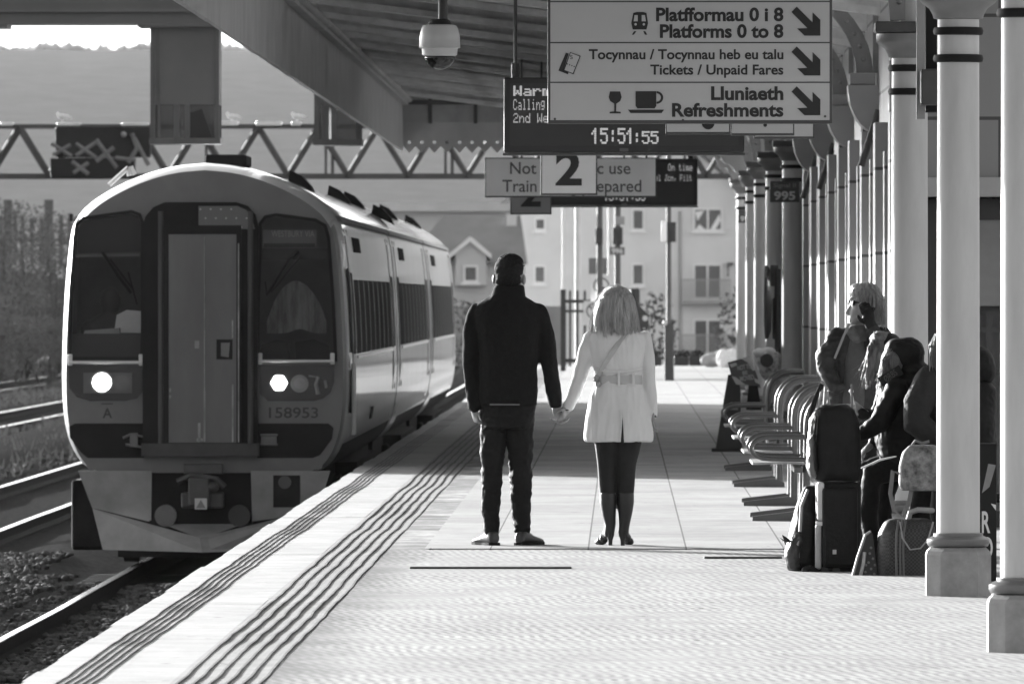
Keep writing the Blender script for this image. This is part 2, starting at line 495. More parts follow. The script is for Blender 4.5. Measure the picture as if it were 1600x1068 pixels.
def track(cx, label, y0=50, y1=420, near=False, wob=0.0):
    t = thing('railway_track', label, 'track', (cx, y0, RAIL_Z))
    for s in (-1, 1):
        x = cx + s * .7525
        mb = MB(); rr = []
        prof = [(-.07, -.155), (.07, -.155), (.07, -.14), (.012, -.11), (.012, -.045), (.036, -.035), (.036, -.004), (.028, 0), (-.028, 0), (-.036, -.004), (-.036, -.035), (-.012, -.045), (-.012, -.11), (-.07, -.14)]
        y = y0
        while y <= y1:
            dx = wob * noise.noise(Vector((cx, y * .12, s))); rr.append([(x + dx + p[0], y, RAIL_Z + p[1]) for p in prof]); y += 2.0 if y < 130 else 6
        mb.loft(rr)
        k0 = len(rr) - 1
        mb.m = [1 if (i % 14) in (6, 7, 8) and i < k0 * 14 else 0 for i in range(len(mb.f))]
        mb.build('rail', [M_railweb, M_railtop], t)
    if near:
        first = None
        for k in range(42):
            yy = 72 + .72 * k
            if first is None:
                first = MB().box(cx - 1.25, cx + 1.25, yy, yy + .25, RAIL_Z - .3, RAIL_Z - .135, bev=.01).build('sleeper', M_sleeper, t)
            else:
                c = first.copy(); COL.objects.link(c); c.location = first.location + Vector((0, .72 * k, 0))
    return t
track(-3.70, 'railway track the grey train runs on beside the platform', near=True, wob=.02)
track(-7.34, 'second railway track left of the train with one bright rail', wob=.02)
track(-12.6, 'third railway track from the platform beyond the weedy strip')
track(-17.3, 'farthest railway track below the scrubby bank')
# loose stones
rs = random.Random(3)
st = MB()
ico = bmesh.new(); bmesh.ops.create_icosphere(ico, subdivisions=1, radius=1)
iv = [v.co.copy() for v in ico.verts]; iff = [tuple(v.index for v in f.verts) for f in ico.faces]; ico.free()
def stone(x, y, z, s):
    q = [rs.uniform(.65, 1.25) for _ in range(12)]; ax, ay, az = s * rs.uniform(.7, 1.3), s * rs.uniform(.7, 1.3), s * rs.uniform(.5, .9)
    st.add([(x + v.x * ax * q[i], y + v.y * ay * q[i], z + v.z * az * q[i]) for i, v in enumerate(iv)], iff)
for k in range(17000):
    d = rs.uniform(73, 106); x = rs.uniform(-7.3, -2.5) if k % 5 else rs.uniform(-3.9, -2.5)
    if d > 98 and x > -5.35: continue
    if min(abs(x + 4.4525), abs(x + 2.9475), abs(x + 6.5875)) < .07: continue
    lift = .09 if -6.3 < x < -4.9 else .0
    stone(x, d, RAIL_Z - .13 + lift + .05 * noise.noise(Vector((x * 1.5, d * .6, 0))), rs.uniform(.022, .044))
for k in range(1500):
    d = rs.uniform(103, 230); x = rs.uniform(-11.5, -8.2)
    stone(x, d, RAIL_Z - .03 + rs.uniform(-.02, .04), rs.uniform(.03, .07))
stuff(st.build('ballast_stones', mat('ballast_stone', .07, .9, .5, 5, spec=.08)))
# weeds on the strip between the second and third track
gm = mat('dry_weeds', .06, .9, .5, 1.2, trans=.2, spec=0)
gb = MB()
for k in range(5200):
    d = rs.uniform(110, 330); x = rs.uniform(-11.6, -8.5) if k % 3 else rs.uniform(-16.2, -13.9)
    z = RAIL_Z - .05; h = rs.uniform(.05, .22) * (1.6 if k % 19 == 0 else 1); w = rs.uniform(.01, .03)
    lx, ly = rs.uniform(-.1, .1), rs.uniform(-.1, .1)
    gb.add([(x - w, d, z), (x + w, d, z), (x + lx, d + ly, z + h)], [(0, 1, 2)])
stuff(gb.build('weeds', gm))

# ================================================================ far distance
def terrain(name, x0, x1, y0, y1, fz, m, nx=60, ny=24):
    vs = []
    for j in range(ny + 1):
        for i in range(nx + 1):
            x = x0 + (x1 - x0) * i / nx; y = y0 + (y1 - y0) * j / ny
            vs.append((x, y, fz(x, y, j / ny)))
    mb = MB().add(vs, [(j * (nx + 1) + i, j * (nx + 1) + i + 1, (j + 1) * (nx + 1) + i + 1, (j + 1) * (nx + 1) + i) for j in range(ny) for i in range(nx)])
    return struct(mb.build(name, m, smooth=180))
HM = mat('wooded_hill', .19, 1.0, .09, .25, spec=0)
def hill_z(x, y, t):
    return -4 + 39.6 * math.sin(min(1, t * 1.15) * math.pi / 2) + (1.8 * noise.noise(Vector((x * .03, 0, 0))) + .8 * noise.noise(Vector((x * .16, 0, 5)))) * t ** 6 - .012 * (x + 90)
terrain('hill', -260, 260, 1100, 1560, hill_z, HM, 220, 40)
hb_ = MB(); rh = random.Random(21)
for k in range(2600):
    x = rh.uniform(-130, 60); y = rh.uniform(1490, 1556)
    tt = (y - 1100) / 460; r_ = rh.uniform(.5, 1.25); q_ = [rh.uniform(.6, 1.3) for _ in range(12)]
    hb_.add([(x + v.x * r_ * q_[i] * 1.3, y + v.y * r_, hill_z(x, y, tt) - .2 + v.z * r_ * q_[i] * 1.3) for i, v in enumerate(iv)], iff)
stuff(hb_.build('hillside_trees', mat('pale_far_trees', .5, 1.0, .1, .3, spec=0, trans=.3)))
terrain('bank', -80, -19, 150, 520, lambda x, y, t: RAIL_Z - .2 + min(3.6, max(0, (-20 - x) * .22)) + max(0, t - .35) * 3.2 + .25 * noise.noise(Vector((x * .4, y * .1, 2))), mat('scrub_bank', .028, .95, .5, .5, spec=0), 60, 60)

def leaf_mass(rng_, c, r, n, size, lean=0):
    mb = MB()
    for _ in range(n):
        while True:
            p = Vector((rng_.uniform(-1, 1), rng_.uniform(-1, 1), rng_.uniform(-1, 1)))
            if p.length < 1: break
        p = Vector((p.x * r[0], p.y * r[1], p.z * r[2]))
        if noise.noise(Vector((p.x * 1.8, p.y * .8, p.z * 1.8)) + Vector(c)) < -.22: continue
        q = Vector(c) + p; s = size * rng_.uniform(.5, 1.4)
        u = Vector((rng_.gauss(0, 1), rng_.gauss(0, 1), rng_.gauss(0, 1))).normalized() * s
        w = u.orthogonal().normalized() * s * rng_.uniform(.3, .6)
        mb.add([q - u, q - w, q + u, q + w], [(0, 1, 2, 3)])
    return mb
M_leaf = mat('scrub_leaves', .045, .9, .5, .9, trans=.2, spec=.05)
M_twig = mat('bare_twigs', .05, .9, .3, 3, spec=.05)
shrubs = [(-2, 470, 330, 1.5, 2.6, 'tall pale scrub bush at the left edge of the photo under the fence'),
          (30, 520, 315, 1.5, 1.4, 'low dark scrub bush on the bank near the track'),
          (50, 425, 345, 1.7, 2.2, 'broad dark scrub bush below the pale board fence'),
          (88, 455, 338, 1.2, 2.6, 'upright grey shrub close beside the front corner of the train'),
          (70, 545, 310, 1.6, 1.0, 'dark bramble heap low on the bank by the train'),
          (10, 395, 360, 1.6, 1.9, 'wispy leafless bush standing high on the bank by the fence'),
          (-30, 540, 305, 1.4, 1.2, 'dark bramble at the foot of the bank at the frame edge')]
for px, py, d, rx, rz, lab in shrubs:
    q = W(px, py, d); base = q.z - rz
    t = thing('shrub', lab, 'shrub', (q.x, d, base), 'scrub bushes on the bank')
    leaf_mass(rs, q, (rx, rx * 1.3, rz), 3200, .062).build('foliage', M_leaf, t)
    tw = MB()
    for k in range(7):
        an = rs.uniform(0, 6.28); tw.tube([(q.x, d, base - .3), (q.x + .4 * rx * math.cos(an), d + .4 * rx * math.sin(an), q.z - .1), (q.x + rx * rs.uniform(.5, 1) * math.cos(an), d + rx * math.sin(an), q.z + rz * rs.uniform(.3, .8))], [.035, .022, .008], 5)
    tw.build('branches', M_twig, t)
# board fence on the bank
q0, q1 = W(-25, 330, 400), W(112, 330, 400)
t = thing('board_fence', 'weathered board fence with gaps along the top of the scrubby bank', 'fence', (q0.x, 400, W(0, 385, 400).z))
fb = MB(); x = q0.x; zb, zt = W(0, 392, 400).z, W(0, 332, 400).z
while x < q1.x:
    fb.box(x, x + .16, 400, 400.03, zb - .6 + rs.uniform(-.1, .1), zt + rs.uniform(-.25, .03)); x += rs.uniform(.2, .42)
fb.box(q0.x, q1.x, 400.04, 400.09, zb + .35, zb + .47)
fb.build('boards', mat('grey_boards', .11, .9, .3, 3), t)
for px in (12, 76):
    a_ = W(px, 0, 399.8); MB().box(a_.x - .16, a_.x + .16, 399.7, 399.95, zb - .8, W(0, 312, 400).z).build('post', mat('grey_boards', .11), t)
pbag = MB(); q = W(76, 579, 372)
pbag.ball((q.x, 372, q.z), (.30, .2, .11)).ball((q.x + .25, 372.1, q.z - .03), (.22, .2, .09)).ball((q.x - .25, 372.1, q.z + .03), (.15, .2, .09))
tag(pbag.build('litter_bag', mat('pale_plastic', .6, .4, .2, 6, trans=.3), origin=(q.x, 270, q.z - .15)), 'small pale crumpled bag lying by the far tracks left of the train', 'litter')

# signal gantry across the tracks
GY, M_gan = 222.0, mat('gantry_steel', .045, .6, .25, 2)
def gz(py): return W(0, py, GY).z
def gx(px): return W(px, 0, GY).x
g = thing('lattice_gantry', 'long lattice steel gantry spanning all the tracks behind the train', 'gantry', (gx(-60), GY, RAIL_Z))
mb = MB(); 
for yy in (GY, GY + .9):
    mb.box(gx(-60), gx(1180), yy, yy + .09, gz(200), gz(194)).box(gx(-60), gx(1180), yy, yy + .09, gz(279), gz(271))
mb.build('chords', M_gan, g)
mb = MB(); per = 93.5; k = 0; x = 449 - 6 * per
while x < 1180:
    for yy in (GY + .02, GY + .92):
        for s in (-1, 1):
            a_, b_ = Vector((gx(x), yy, gz(274))), Vector((gx(x + s * per / 2), yy, gz(198)))
            mb.tube([a_, b_], .055, 6)
    if k % 2 == 0:
        mb.box(gx(x + 58), gx(x + 62), GY + .03, GY + .07, gz(274), gz(198)).box(gx(x + 68), gx(x + 73), GY + .03, GY + .07, gz(274), gz(198))
    mb.box(gx(x) - .03, gx(x) + .03, GY, GY + .9, gz(278), gz(273)); x += per; k += 1
mb.build('lattice', M_gan, g)
for px in (-50, 1172):
    MB().box(gx(px) - .2, gx(px) + .2, GY + .2, GY + .6, -2.5, gz(196)).build('leg', M_gan, g)
for x0, x1, yt in ((0, 20, 189), (88, 125, 190), (190, 232, 190), (345, 372, 187), (400, 440, 188), (455, 470, 188)):
    m_ = MB().box(gx(x0), gx(x1), GY - .1, GY + .5, gz(197), gz(yt + 2), bev=.02)
    m_.build('walkway_plate', mat('galvanised_plate', .6, .35, .15, 3, metal=.5), g)
def bird(px, py, label):
    q = W(px, py, GY - .05)
    t = thing('gull', label, 'bird', (q.x, GY - .05, gz(192)), 'gulls on the gantry')
    s = Soft(); s.ball((q.x, GY - .05, gz(192) + .13), (.10, .06, .055)).ball((q.x - .085, GY - .05, gz(192) + .185), (.036, .034, .036)).tube([(q.x + .08, GY - .05, gz(192) + .13), (q.x + .2, GY - .05, gz(192) + .10)], [.05, .015], 8).tube([(q.x, GY - .05, gz(192) + .1), (q.x, GY - .05, gz(192))], .012, 6)
    s.melt('body', mat('gull_white', .75, .7, .1, 9), t, .012, 2)
bird(97, 186, 'white gull sitting on the gantry left of the hanging box')
bird(362, 184, 'white gull on the gantry just right of the wide hanging box')
bird(464, 184, 'white gull on the gantry farthest along near the canopy edge')
# dark equipment case with crossing struts
t = thing('signal_equipment', 'dark equipment case with crossing struts fixed to the gantry above the train', 'equipment', (gx(160), GY - .5, gz(280)))
MB().box(gx(88), gx(236), GY - .5, GY - .05, gz(246), gz(198), bev=.03).build('case', M_black, t)
MB().box(gx(80), gx(212), GY - .45, GY - .05, gz(279), gz(247), bev=.03).build('lower_case', M_black, t)
mb = MB(); M_str = mat('grey_strut', .14, .6, .3, 5)
for a0, b0, a1, b1 in ((80, 224, 112, 244), (82, 242, 110, 226), (118, 224, 150, 246), (118, 243, 150, 222), (112, 252, 138, 272), (114, 270, 138, 254), (150, 218, 182, 262), (150, 252, 178, 230), (180, 246, 212, 250), (206, 208, 214, 232), (214, 232, 200, 254), (210, 216, 232, 258)):
    mb.tube([W(a0, b0, GY - .55), W(a1, b1, GY - .55)], .045, 6)
mb.build('struts', M_str, t)
mb = MB(); mb.ball(W(193, 210, GY - .6), .06).build('lamp_head', mat('lamp_head_grey', .2), t)

# houses and flats beyond the end of the platform
M_rend = mat('cream_render', .50, .9, .08, .4)
M_rend2 = mat('pale_render', .62, .9, .08, .4)
M_roof = mat('slate_roof', .20, .8, .15, .8)
M_win = mat('dull_window', .07, .12, .3, .5, spec=.8)
M_frame = mat('white_window_frame', .75, .5, .05, 3)
BD = 540.0
def bx(px): return W(px, 0, BD).x
def bz(py): return W(0, py, BD).z
def window(mbname, px0, px1, py0, py1, parent, d=BD, bars=1):
    x0, x1, z0, z1 = W(px0, 0, d).x, W(px1, 0, d).x, W(0, py1, d).z, W(0, py0, d).z
    f = MB(); w = .09
    f.box(x0, x1, d - .10, d - .02, z1 - w, z1).box(x0, x1, d - .10, d - .02, z0, z0 + w)
    f.box(x0, x0 + w, d - .10, d - .02, z0 + w, z1 - w).box(x1 - w, x1, d - .10, d - .02, z0 + w, z1 - w)
    for k in range(1, bars + 1):
        xx = x0 + (x1 - x0) * k / (bars + 1); f.box(xx - w / 2, xx + w / 2, d - .09, d - .02, z0 + w, z1 - w)
    f.box(x0 - .1, x1 + .1, d - .2, d - .02, z0 - .12, z0 - .003)
    fo = f.build('window', M_frame, parent)
    MB().box(x0 + w, x1 - w, d - .05, d - .025, z0 + w, z1 - w).build('pane', M_win, fo)
    return fo
t = thing('apartment_block', 'pale rendered apartment block with balconies beyond the platform end', 'building', (bx(930), BD, -2.5))
mb = MB()
mb.prism_y([(bx(794), -2.5), (bx(1178), -2.5), (bx(1178), bz(318)), (bx(1098), bz(246)), (bx(1000), bz(160)), (bx(880), bz(250)), (bx(794), bz(318))], BD, BD + 12)
mb.build('wall', M_rend2, t)
mb = MB()
for a_, b_ in (((1190, 326), (1000, 152)), ((782, 326), (1000, 152))):
    p, q = W(a_[0], a_[1], BD), W(b_[0], b_[1], BD)
    mb.add([(p.x, BD - .5, p.z), (q.x, BD - .5, q.z), (q.x, BD + 12.5, q.z), (p.x, BD + 12.5, p.z), (p.x, BD - .5, p.z + .3), (q.x, BD - .5, q.z + .3), (q.x, BD + 12.5, q.z + .3), (p.x, BD + 12.5, p.z + .3)], [(0, 1, 2, 3), (4, 5, 6, 7), (0, 1, 5, 4), (1, 2, 6, 5), (2, 3, 7, 6), (3, 0, 4, 7)])
mb.build('roof', M_roof, t)
for px0, px1, py0, py1, b_ in ((987, 1007, 326, 360, 0), (987, 1007, 411, 446, 0), (1083, 1129, 325, 361, 1), (834, 853, 414, 443, 0), (835, 853, 340, 360, 0), (987, 1007, 497, 532, 0), (834, 853, 497, 530, 0)):
    window('w', px0, px1, py0, py1, t, BD, b_)
for py0, py1 in ((412, 467), (498, 553)):
    window('w', 1083, 1128, py0, py1, t, BD, 1)
    x0, x1, zb, zt = bx(1066), bx(1141), bz(py1 + 3), bz(py0 + 24)
    mb = MB().box(x0, x1, BD - .9, BD - .01, zb - .14, zb)
    mb.box(x0, x1, BD - .9, BD - .85, zt - .06, zt)
    n = 22
    for k in range(n + 1):
        xx = x0 + (x1 - x0 - .04) * k / n; mb.box(xx, xx + .04, BD - .89, BD - .86, zb, zt - .06)
    mb.box(x0, x0 + .05, BD - .84, BD - .01, zt - .06, zt).box(x1 - .05, x1, BD - .84, BD - .01, zt - .06, zt)
    mb.build('balcony', mat('balcony_grey', .28, .6, .1, 3), t)
MB().box(bx(1136), bx(1146), BD - .4, BD - .01, bz(414), bz(410)).box(bx(1136), bx(1138.5), BD - .4, BD - .3, bz(432), bz(414)).build('pipe_bracket', M_dark, t)
# gabled house on the left
HD = 470.0
def hx(px): return W(px, 0, HD).x
def hz(py): return W(0, py, HD).z
t = thing('gabled_house', 'low white house with grey slate roof and a small white gabled dormer', 'house', (hx(760), HD, -2.5))
MB().box(hx(640), hx(818), HD, HD + 8, -2.5, hz(408)).build('wall', M_rend, t)
mb = MB(); mb.add([(hx(632), HD - .5, hz(412)), (hx(822), HD - .5, hz(412)), (hx(812), HD + 4, hz(335)), (hx(690), HD + 4, hz(335)), (hx(632), HD + 8.5, hz(412)), (hx(822), HD + 8.5, hz(412))], [(0, 1, 2, 3), (3, 2, 5, 4), (1, 5, 2), (0, 3, 4), (0, 4, 5, 1)])
mb.build('roof', M_roof, t)
mb = MB(); mb.prism_y([(hx(712), hz(446)), (hx(760), hz(446)), (hx(760), hz(396)), (hx(735), hz(374)), (hx(712), hz(396))], HD - .7, HD + 3); dm = mb.build('dormer', M_rend, t)
mb = MB()
for s in (-1, 1):
    p0, p1 = (hx(735) , hz(369)), (hx(735 + s * 33), hz(397))
    mb.prism_y([(p0[0], p0[1]), (p1[0], p1[1]), (p1[0], p1[1] - .2), (p0[0], p0[1] - .24)], HD - .95, HD + 3)
mb.build('bargeboard', M_frame, dm)
MB().cyl_y((hx(735), hz(370)), .08, HD - .9, HD - .7).build('finial', M_roof, dm)
window('w', 724, 747, 414, 441, t, HD - .7, 0)
MB().box(hx(790), hx(806), HD + 3, HD + 4, hz(420), hz(333)).build('downpipe_stack', mat('pale_render', .62), t)
ap_ = [o for o in COL.objects if o.name == 'apartment_block'][0]
for pts in (((1086, 331), (1100, 329), (1090, 345)), ((1087, 358), (1093, 350), (1101, 358)), ((1110, 358), (1124, 334), (1126, 345), (1118, 358))):
    MB().poly([W(x, y, BD - .06) for x, y in pts]).build('curtain', M_frame, ap_)
for px in (806, 1062, 1170): MB().tube([(bx(px), BD - .08, -2.4), (bx(px), BD - .08, bz(330))], .055, 8).build('downpipe', mat('balcony_grey', .28), ap_)
t = thing('low_shed', 'long low pale shed with a thin overhanging roof behind the gabled house', 'shed', (W(700, 0, 520).x, 520, -2.5))
MB().box(W(560, 0, 520).x, W(800, 0, 520).x, 520, 530, -2.5, W(0, 318, 520).z).build('wall', M_rend, t)
MB().box(W(555, 0, 520).x, W(804, 0, 520).x, 519.2, 531, W(0, 330, 520).z, W(0, 318, 520).z - .003).build('roof', mat('pale_sheet_roof', .5, .7, .1, 1), t)
t = thing('garden_wall', 'plain grey wall in front of the flats behind the palisade gate', 'wall', (W(840, 0, 430).x, 430, -2.5))
MB().box(W(690, 0, 430).x, W(885, 0, 430).x, 430, 430.4, -2.5, W(0, 478, 430).z).build('wall_face', mat('grey_wall', .27, .9, .15, .7), t)
for px, py, rx, rz, lab in ((722, 520, 1.0, 1.3, 'dark rounded bush behind the rear end of the train'), (1015, 520, .9, 1.3, 'straggly bush between the woman and the grey pole'), (1160, 520, .9, 1.6, 'straggly bush beside the far row of columns')):
    q = W(px, py, 400 if px < 800 else 330); t = thing('bush', lab, 'bush', (q.x, q.y, q.z - rz))
    leaf_mass(rs, q, (rx, rx, rz), 500, .11).build('foliage', M_leaf, t)
    MB().tube([(q.x, q.y, q.z - rz - .4), (q.x + .1, q.y, q.z)], [.06, .02], 6).build('stem', M_twig, t)

# palisade gate and poles at the platform end
GD = 229.0; M_pal = mat('dark_palisade', .035, .6, .2, 4)
def P(px, py, d=GD): return W(px, py, d)
t = thing('palisade_gate', 'dark steel palisade gate at the far end of the platform', 'gate', (P(945, 0).x, GD, .01))
def fbox(px0, px1, py0, py1, d=GD, th=.08): 
    a_, b_ = W(px0, py1, d), W(px1, py0, d); return (a_.x, b_.x, d, d + th, a_.z, b_.z)
MB().box(P(876, 0).x, P(884, 0).x, GD - .05, GD + .08, 0, P(0, 452).z).build('post', M_pal, t)
MB().box(P(986, 0).x, P(998, 0).x, GD - .05, GD + .12, 0, P(0, 450).z).build('post', M_pal, t)
mb = MB().box(*fbox(884, 986, 468, 473, th=.05)).box(*fbox(884, 986, 484, 488, th=.05)).box(*fbox(884, 986, 560, 566, th=.05)); mb.build('rails', M_pal, t)
mb = MB()
for k in range(9):
    x = 889 + k * 11.5
    a_, b_ = P(x, 572), P(x + 3.6, 452); mb.prism_y([(a_.x, a_.z), (b_.x, a_.z), (b_.x, b_.z - .05), ((a_.x + b_.x) / 2, b_.z), (a_.x, b_.z - .05)], GD - .03, GD - .005)
mb.build('pales', M_pal, t)
def pole(name, label, cat, px, d, py_top, r, m, py_base=None):
    q = W(px, 0, d); t = thing(name, label, cat, (q.x, d, 0.0))
    MB().tube([(q.x, d, 0), (q.x, d, W(0, py_top, d).z)], r, 12).build('pole', m, t); return t
M_pole = mat('grey_pole', .10, .5, .15, 4); M_pale = mat('pale_post', .6, .5, .1, 4)
t = pole('lamp_column', 'grey lamp column on a thick base box with a small two-faced lamp, right of the woman', 'lamp post', 1045, 201, 240, .045, M_pole)
MB().box(*fbox(1038, 1053, 505, 596, 200.9, .2), bev=.02).build('base_box', mat('base_box_grey', .06, .6, .2, 4), t)
MB().box(*fbox(1046, 1056, 347, 378, 200.8, .3), bev=.01).build('lamp_housing', M_dark, t)
MB().box(*fbox(1033, 1042, 345, 377, 200.8, .3), bev=.01).build('lamp_face', mat('lamp_white', .8, .4, .05, 4, trans=.3), t)
MB().ball(W(1039, 504, 200.9), .05).build('clip', M_pale, t)
for px, d, b0, lab in ((937, 214, (930, 942, 357, 382), 'slim signal pole with a dark box, left of two behind the woman'), (965, 212, (957, 973, 355, 382), 'signal pole with a dark box above a small number plate, behind the woman')):
    t = pole('signal_pole', lab, 'pole', px, d, 250, .06, M_pole)
    MB().box(*fbox(*b0, d - .3, .25), bev=.02).build('signal_box', M_dark, t)
    if px > 950:
        MB().box(*fbox(953, 976, 386, 398, d - .3, .04)).build('number_plate', mat('plate_grey', .12), t)
        lettering('996', 956, 973, 388, 396, d - .3, mat('white_lettering', .7), t, .02)
        MB().box(*fbox(961, 976, 338, 351, d - .3, .05)).build('name_plate', mat('grey_plate', .3), t)
t = pole('pale_post', 'slim white post catching the sun left of the palisade gate', 'post', 880, 236, 250, .032, mat('white_post', .8, .4, .05, 4))
for px, w, lab in ((903, .07, 'pale round post just right of the slim white post'), (953, .05, 'pale thin post between the two signal poles')):
    t = pole('pale_post', lab, 'post', px, 238, 250, w, M_pale)
t = pole('dark_post', 'dark post with rounded cowl and round white disc beside the woman\'s shoulder', 'post', 992, 216, 452, .10, M_dark)
MB().prism_y([(W(990, 0, 215.6).x, W(0, 512, 215.6).z), (W(1014, 0, 215.6).x, W(0, 512, 215.6).z), (W(1014, 0, 215.6).x, W(0, 492, 215.6).z), (W(1000, 0, 215.6).x, W(0, 478, 215.6).z), (W(990, 0, 215.6).x, W(0, 478, 215.6).z)], 215.6, 216.1).build('cowl', M_dark, t)
c = W(1008, 497, 215.6); MB().cyl_y((c.x, c.z), .055, 215.57, 215.6).build('disc', M_pale, t)
M_signw = mat('white_sign', .7, .45, .05, 3); M_ink = mat('black_ink', .015, .5, 0)
def no_entry(px0, px1, py0, py1, d, lab):
    a_, b_ = W(px0, py1, d), W(px1, py0, d)
    t = thing('prohibition_sign', lab, 'sign', ((a_.x + b_.x) / 2, d, a_.z))
    MB().box(a_.x, b_.x, d, d + .02, a_.z, b_.z).build('board', M_signw, t)
    c = ((a_.x + b_.x) / 2, b_.z - (b_.x - a_.x) * .48); r = (b_.x - a_.x) * .38
    mb = MB(); n = 28
    rr = [[(c[0] + q * math.cos(2 * math.pi * i / n), d - .005, c[1] + q * math.sin(2 * math.pi * i / n)) for i in range(n)] for q in (r, r * .82)]
    mb.loft(rr, cap=False); mb.add([(c[0] - r * .66, d - .006, c[1] + r * .5), (c[0] - r * .5, d - .006, c[1] + r * .66), (c[0] + r * .66, d - .006, c[1] - r * .5), (c[0] + r * .5, d - .006, c[1] - r * .66)], [(0, 1, 2, 3)])
    mb.ball((c[0], d - .003, c[1] + r * .42), (r * .12, .002, r * .12)).add([(c[0] - r * .15, d - .004, c[1] + r * .3), (c[0] + r * .15, d - .004, c[1] + r * .3), (c[0] + r * .3, d - .004, c[1] - r * .55), (c[0] + r * .1, d - .004, c[1] - r * .55), (c[0], d - .004, c[1] - r * .1), (c[0] - r * .25, d - .004, c[1] - r * .55), (c[0] - r * .4, d - .004, c[1] - r * .5)], [(0, 1, 2, 3, 4, 5, 6)])
    mb.build('pictogram', mat('sign_ink_grey', .10, .5, 0), t)
no_entry(923, 956, 430, 470, 226.5, 'white no-walking sign on the gate, the upper of two')
no_entry(912, 944, 470, 508, 226.2, 'white no-walking sign low on the gate, half behind the woman\'s hair')
tag(MB().box(*fbox(920, 949, 403, 428, 226.5, .03)).build('notice_board', mat('grey_notice', .16, .6, .2, 4), origin=W(934, 428, 226.5)), 'plain grey notice board above the no-walking signs', 'sign')
# troughs and sacks at the end of the platform
for k, (px0, px1) in enumerate(((1006, 1034), (1053, 1076), (1077, 1100))):
    q = W((px0 + px1) / 2, 572, 246); t = thing('planter_trough', ['dark planter trough between the woman and the lamp column', 'dark planter trough just right of the lamp column', 'dark planter trough beside the white sack'][k], 'planter', (q.x, 246, .01), 'planter troughs at the platform end')
    MB().box(W(px0, 0, 246).x, W(px1, 0, 246).x, 246, 246.4, .01, .22, bev=.02).build('trough', M_dark, t)
    leaf_mass(rs, (q.x, 246.2, .27), (.2, .2, .1), 160, .045).build('plants', M_leaf, t)
mb = Soft(); 
for px, py, rx, rz in ((1130, 548, 10, .14), (1143, 548, 14, .16), (1155, 550, 10, .15)):
    q = W(px, py, 240); mb.ball((q.x, 240, .20), (rx * 240 / F, .18, rz + .06)).ball((q.x + .03, 239.95, .12), (rx * 210 / F, .2, .12))
q = W(1142, 570, 240); t = thing('white_sack', 'bulging white sack lying at the far end of the platform', 'sack', (q.x, 240, .01)); mb.melt('sacking', mat('white_sacking', .75, .7, .1, 6, trans=.2), t, .012, 1, .03, (14, 14, 14))
mb = Soft(); q = W(1112, 560, 241); mb.ball((q.x, 241, .16), (.25, .2, .15)).ball((q.x + .2, 241.1, .25), (.16, .15, .14))
t = thing('grey_sack', 'slumped grey sack left of the white sack', 'sack', (q.x, 241, .01)); mb.melt('sacking', mat('grey_sacking', .3, .8, .2, 6), t, .02, 3, .02)
# ================================================================ canopy
M_can = mat('canopy_paint', .42, .75, .15, 1.5)
M_can2 = mat('canopy_boards', .34, .8, .3, 1.2, stretch=(1, 6, 1))
M_can3 = mat('canopy_rafters', .62, .8, .3, 2.5)
M_iron = mat('painted_iron', .06, .5, .2, 5)
M_cream = mat('cream_paint', .47, .38, .09, 4, spec=.5, stretch=(3, 3, .5))
M_brk0 = mat('back_board_paint', .03, .7, .2, 3)
FX, C0, C1 = -3.0, 42.0, 149.0
def roof_z(x): return 4.52 - .125 * (x + 3)
can = thing('platform_canopy', 'dark timber platform canopy with deep fascia board and scalloped end', 'canopy', (0, C1, 3.5))
fb = MB(); y = C0
while y < C1 - .01:
    y2 = min(C1, y + 1.5); fb.box(FX - .04 + random.uniform(-.006, .006), FX, y, y2 - .008, 3.55, 4.17); y = y2
fb.build('fascia', M_can, can)
mb = MB().box(FX - .08, FX + .08, C0, C1, 4.17, 4.22); y = C0
while y < C1:
    mb.ball((FX + .09, y, 4.235), (.05, .10, .035), seg=8); y += .5
mb.build('moulding', M_can, can)
mb = MB(); y = C0
while y < C1:
    mb.box(FX - .02, FX + .01, y, y + 1.25, 4.22, 4.62); y += 1.7
mb.build('slats', M_can, can)
MB().box(FX - .06, FX - .03, C0, C1, 4.22, 4.6).build('back_board', M_brk0, can)
mb = MB(); x = FX
while x < 2.4:
    if .7 < x < 1.7:
        x += .42; continue
    x2 = x + .42; z0, z1 = roof_z(x) + .16, roof_z(x2) + .16; o = random.uniform(0, .02)
    mb.add([(x, C0, z0 + o), (x2 - .02, C0, z1 + o), (x2 - .02, C1, z1 + o), (x, C1, z0 + o), (x, C0, z0 + .1), (x2 - .02, C0, z1 + .1), (x2 - .02, C1, z1 + .1), (x, C1, z0 + .1)], [(0, 1, 2, 3), (4, 7, 6, 5), (0, 4, 5, 1), (1, 5, 6, 2), (2, 6, 7, 3), (3, 7, 4, 0)]); x = x2
mb.build('roof_boards', M_can2, can)
def slab_(xa, xb, ya, yb):
    za, zb_ = 4.85 - .116 * (xa + 3.1), 4.85 - .116 * (xb + 3.1)
    return MB().add([(xa, ya, za), (xb, ya, zb_), (xb, yb, zb_), (xa, yb, za), (xa, ya, za + .05), (xb, ya, zb_ + .05), (xb, yb, zb_ + .05), (xa, yb, za + .05)], [(0, 1, 2, 3), (4, 7, 6, 5), (0, 4, 5, 1), (1, 5, 6, 2), (2, 6, 7, 3), (3, 7, 4, 0)])
slab_(FX - .1, .6, C0, C1).build('roof_covering', M_can, can); slab_(.603, 2.0, C0, 78).build('roof_covering', M_can, can); slab_(2.003, 2.6, C0, C1).build('roof_covering', M_can, can)
slab_(.603, 2.0, 78.003, C1).build('added_light_strip', mat('added_strip_translucent', .55, .5, .15, 2, trans=.8), can)  # added strip out of view, lets daylight down onto the far columns
y, k, first = C0 + 1, 0, None
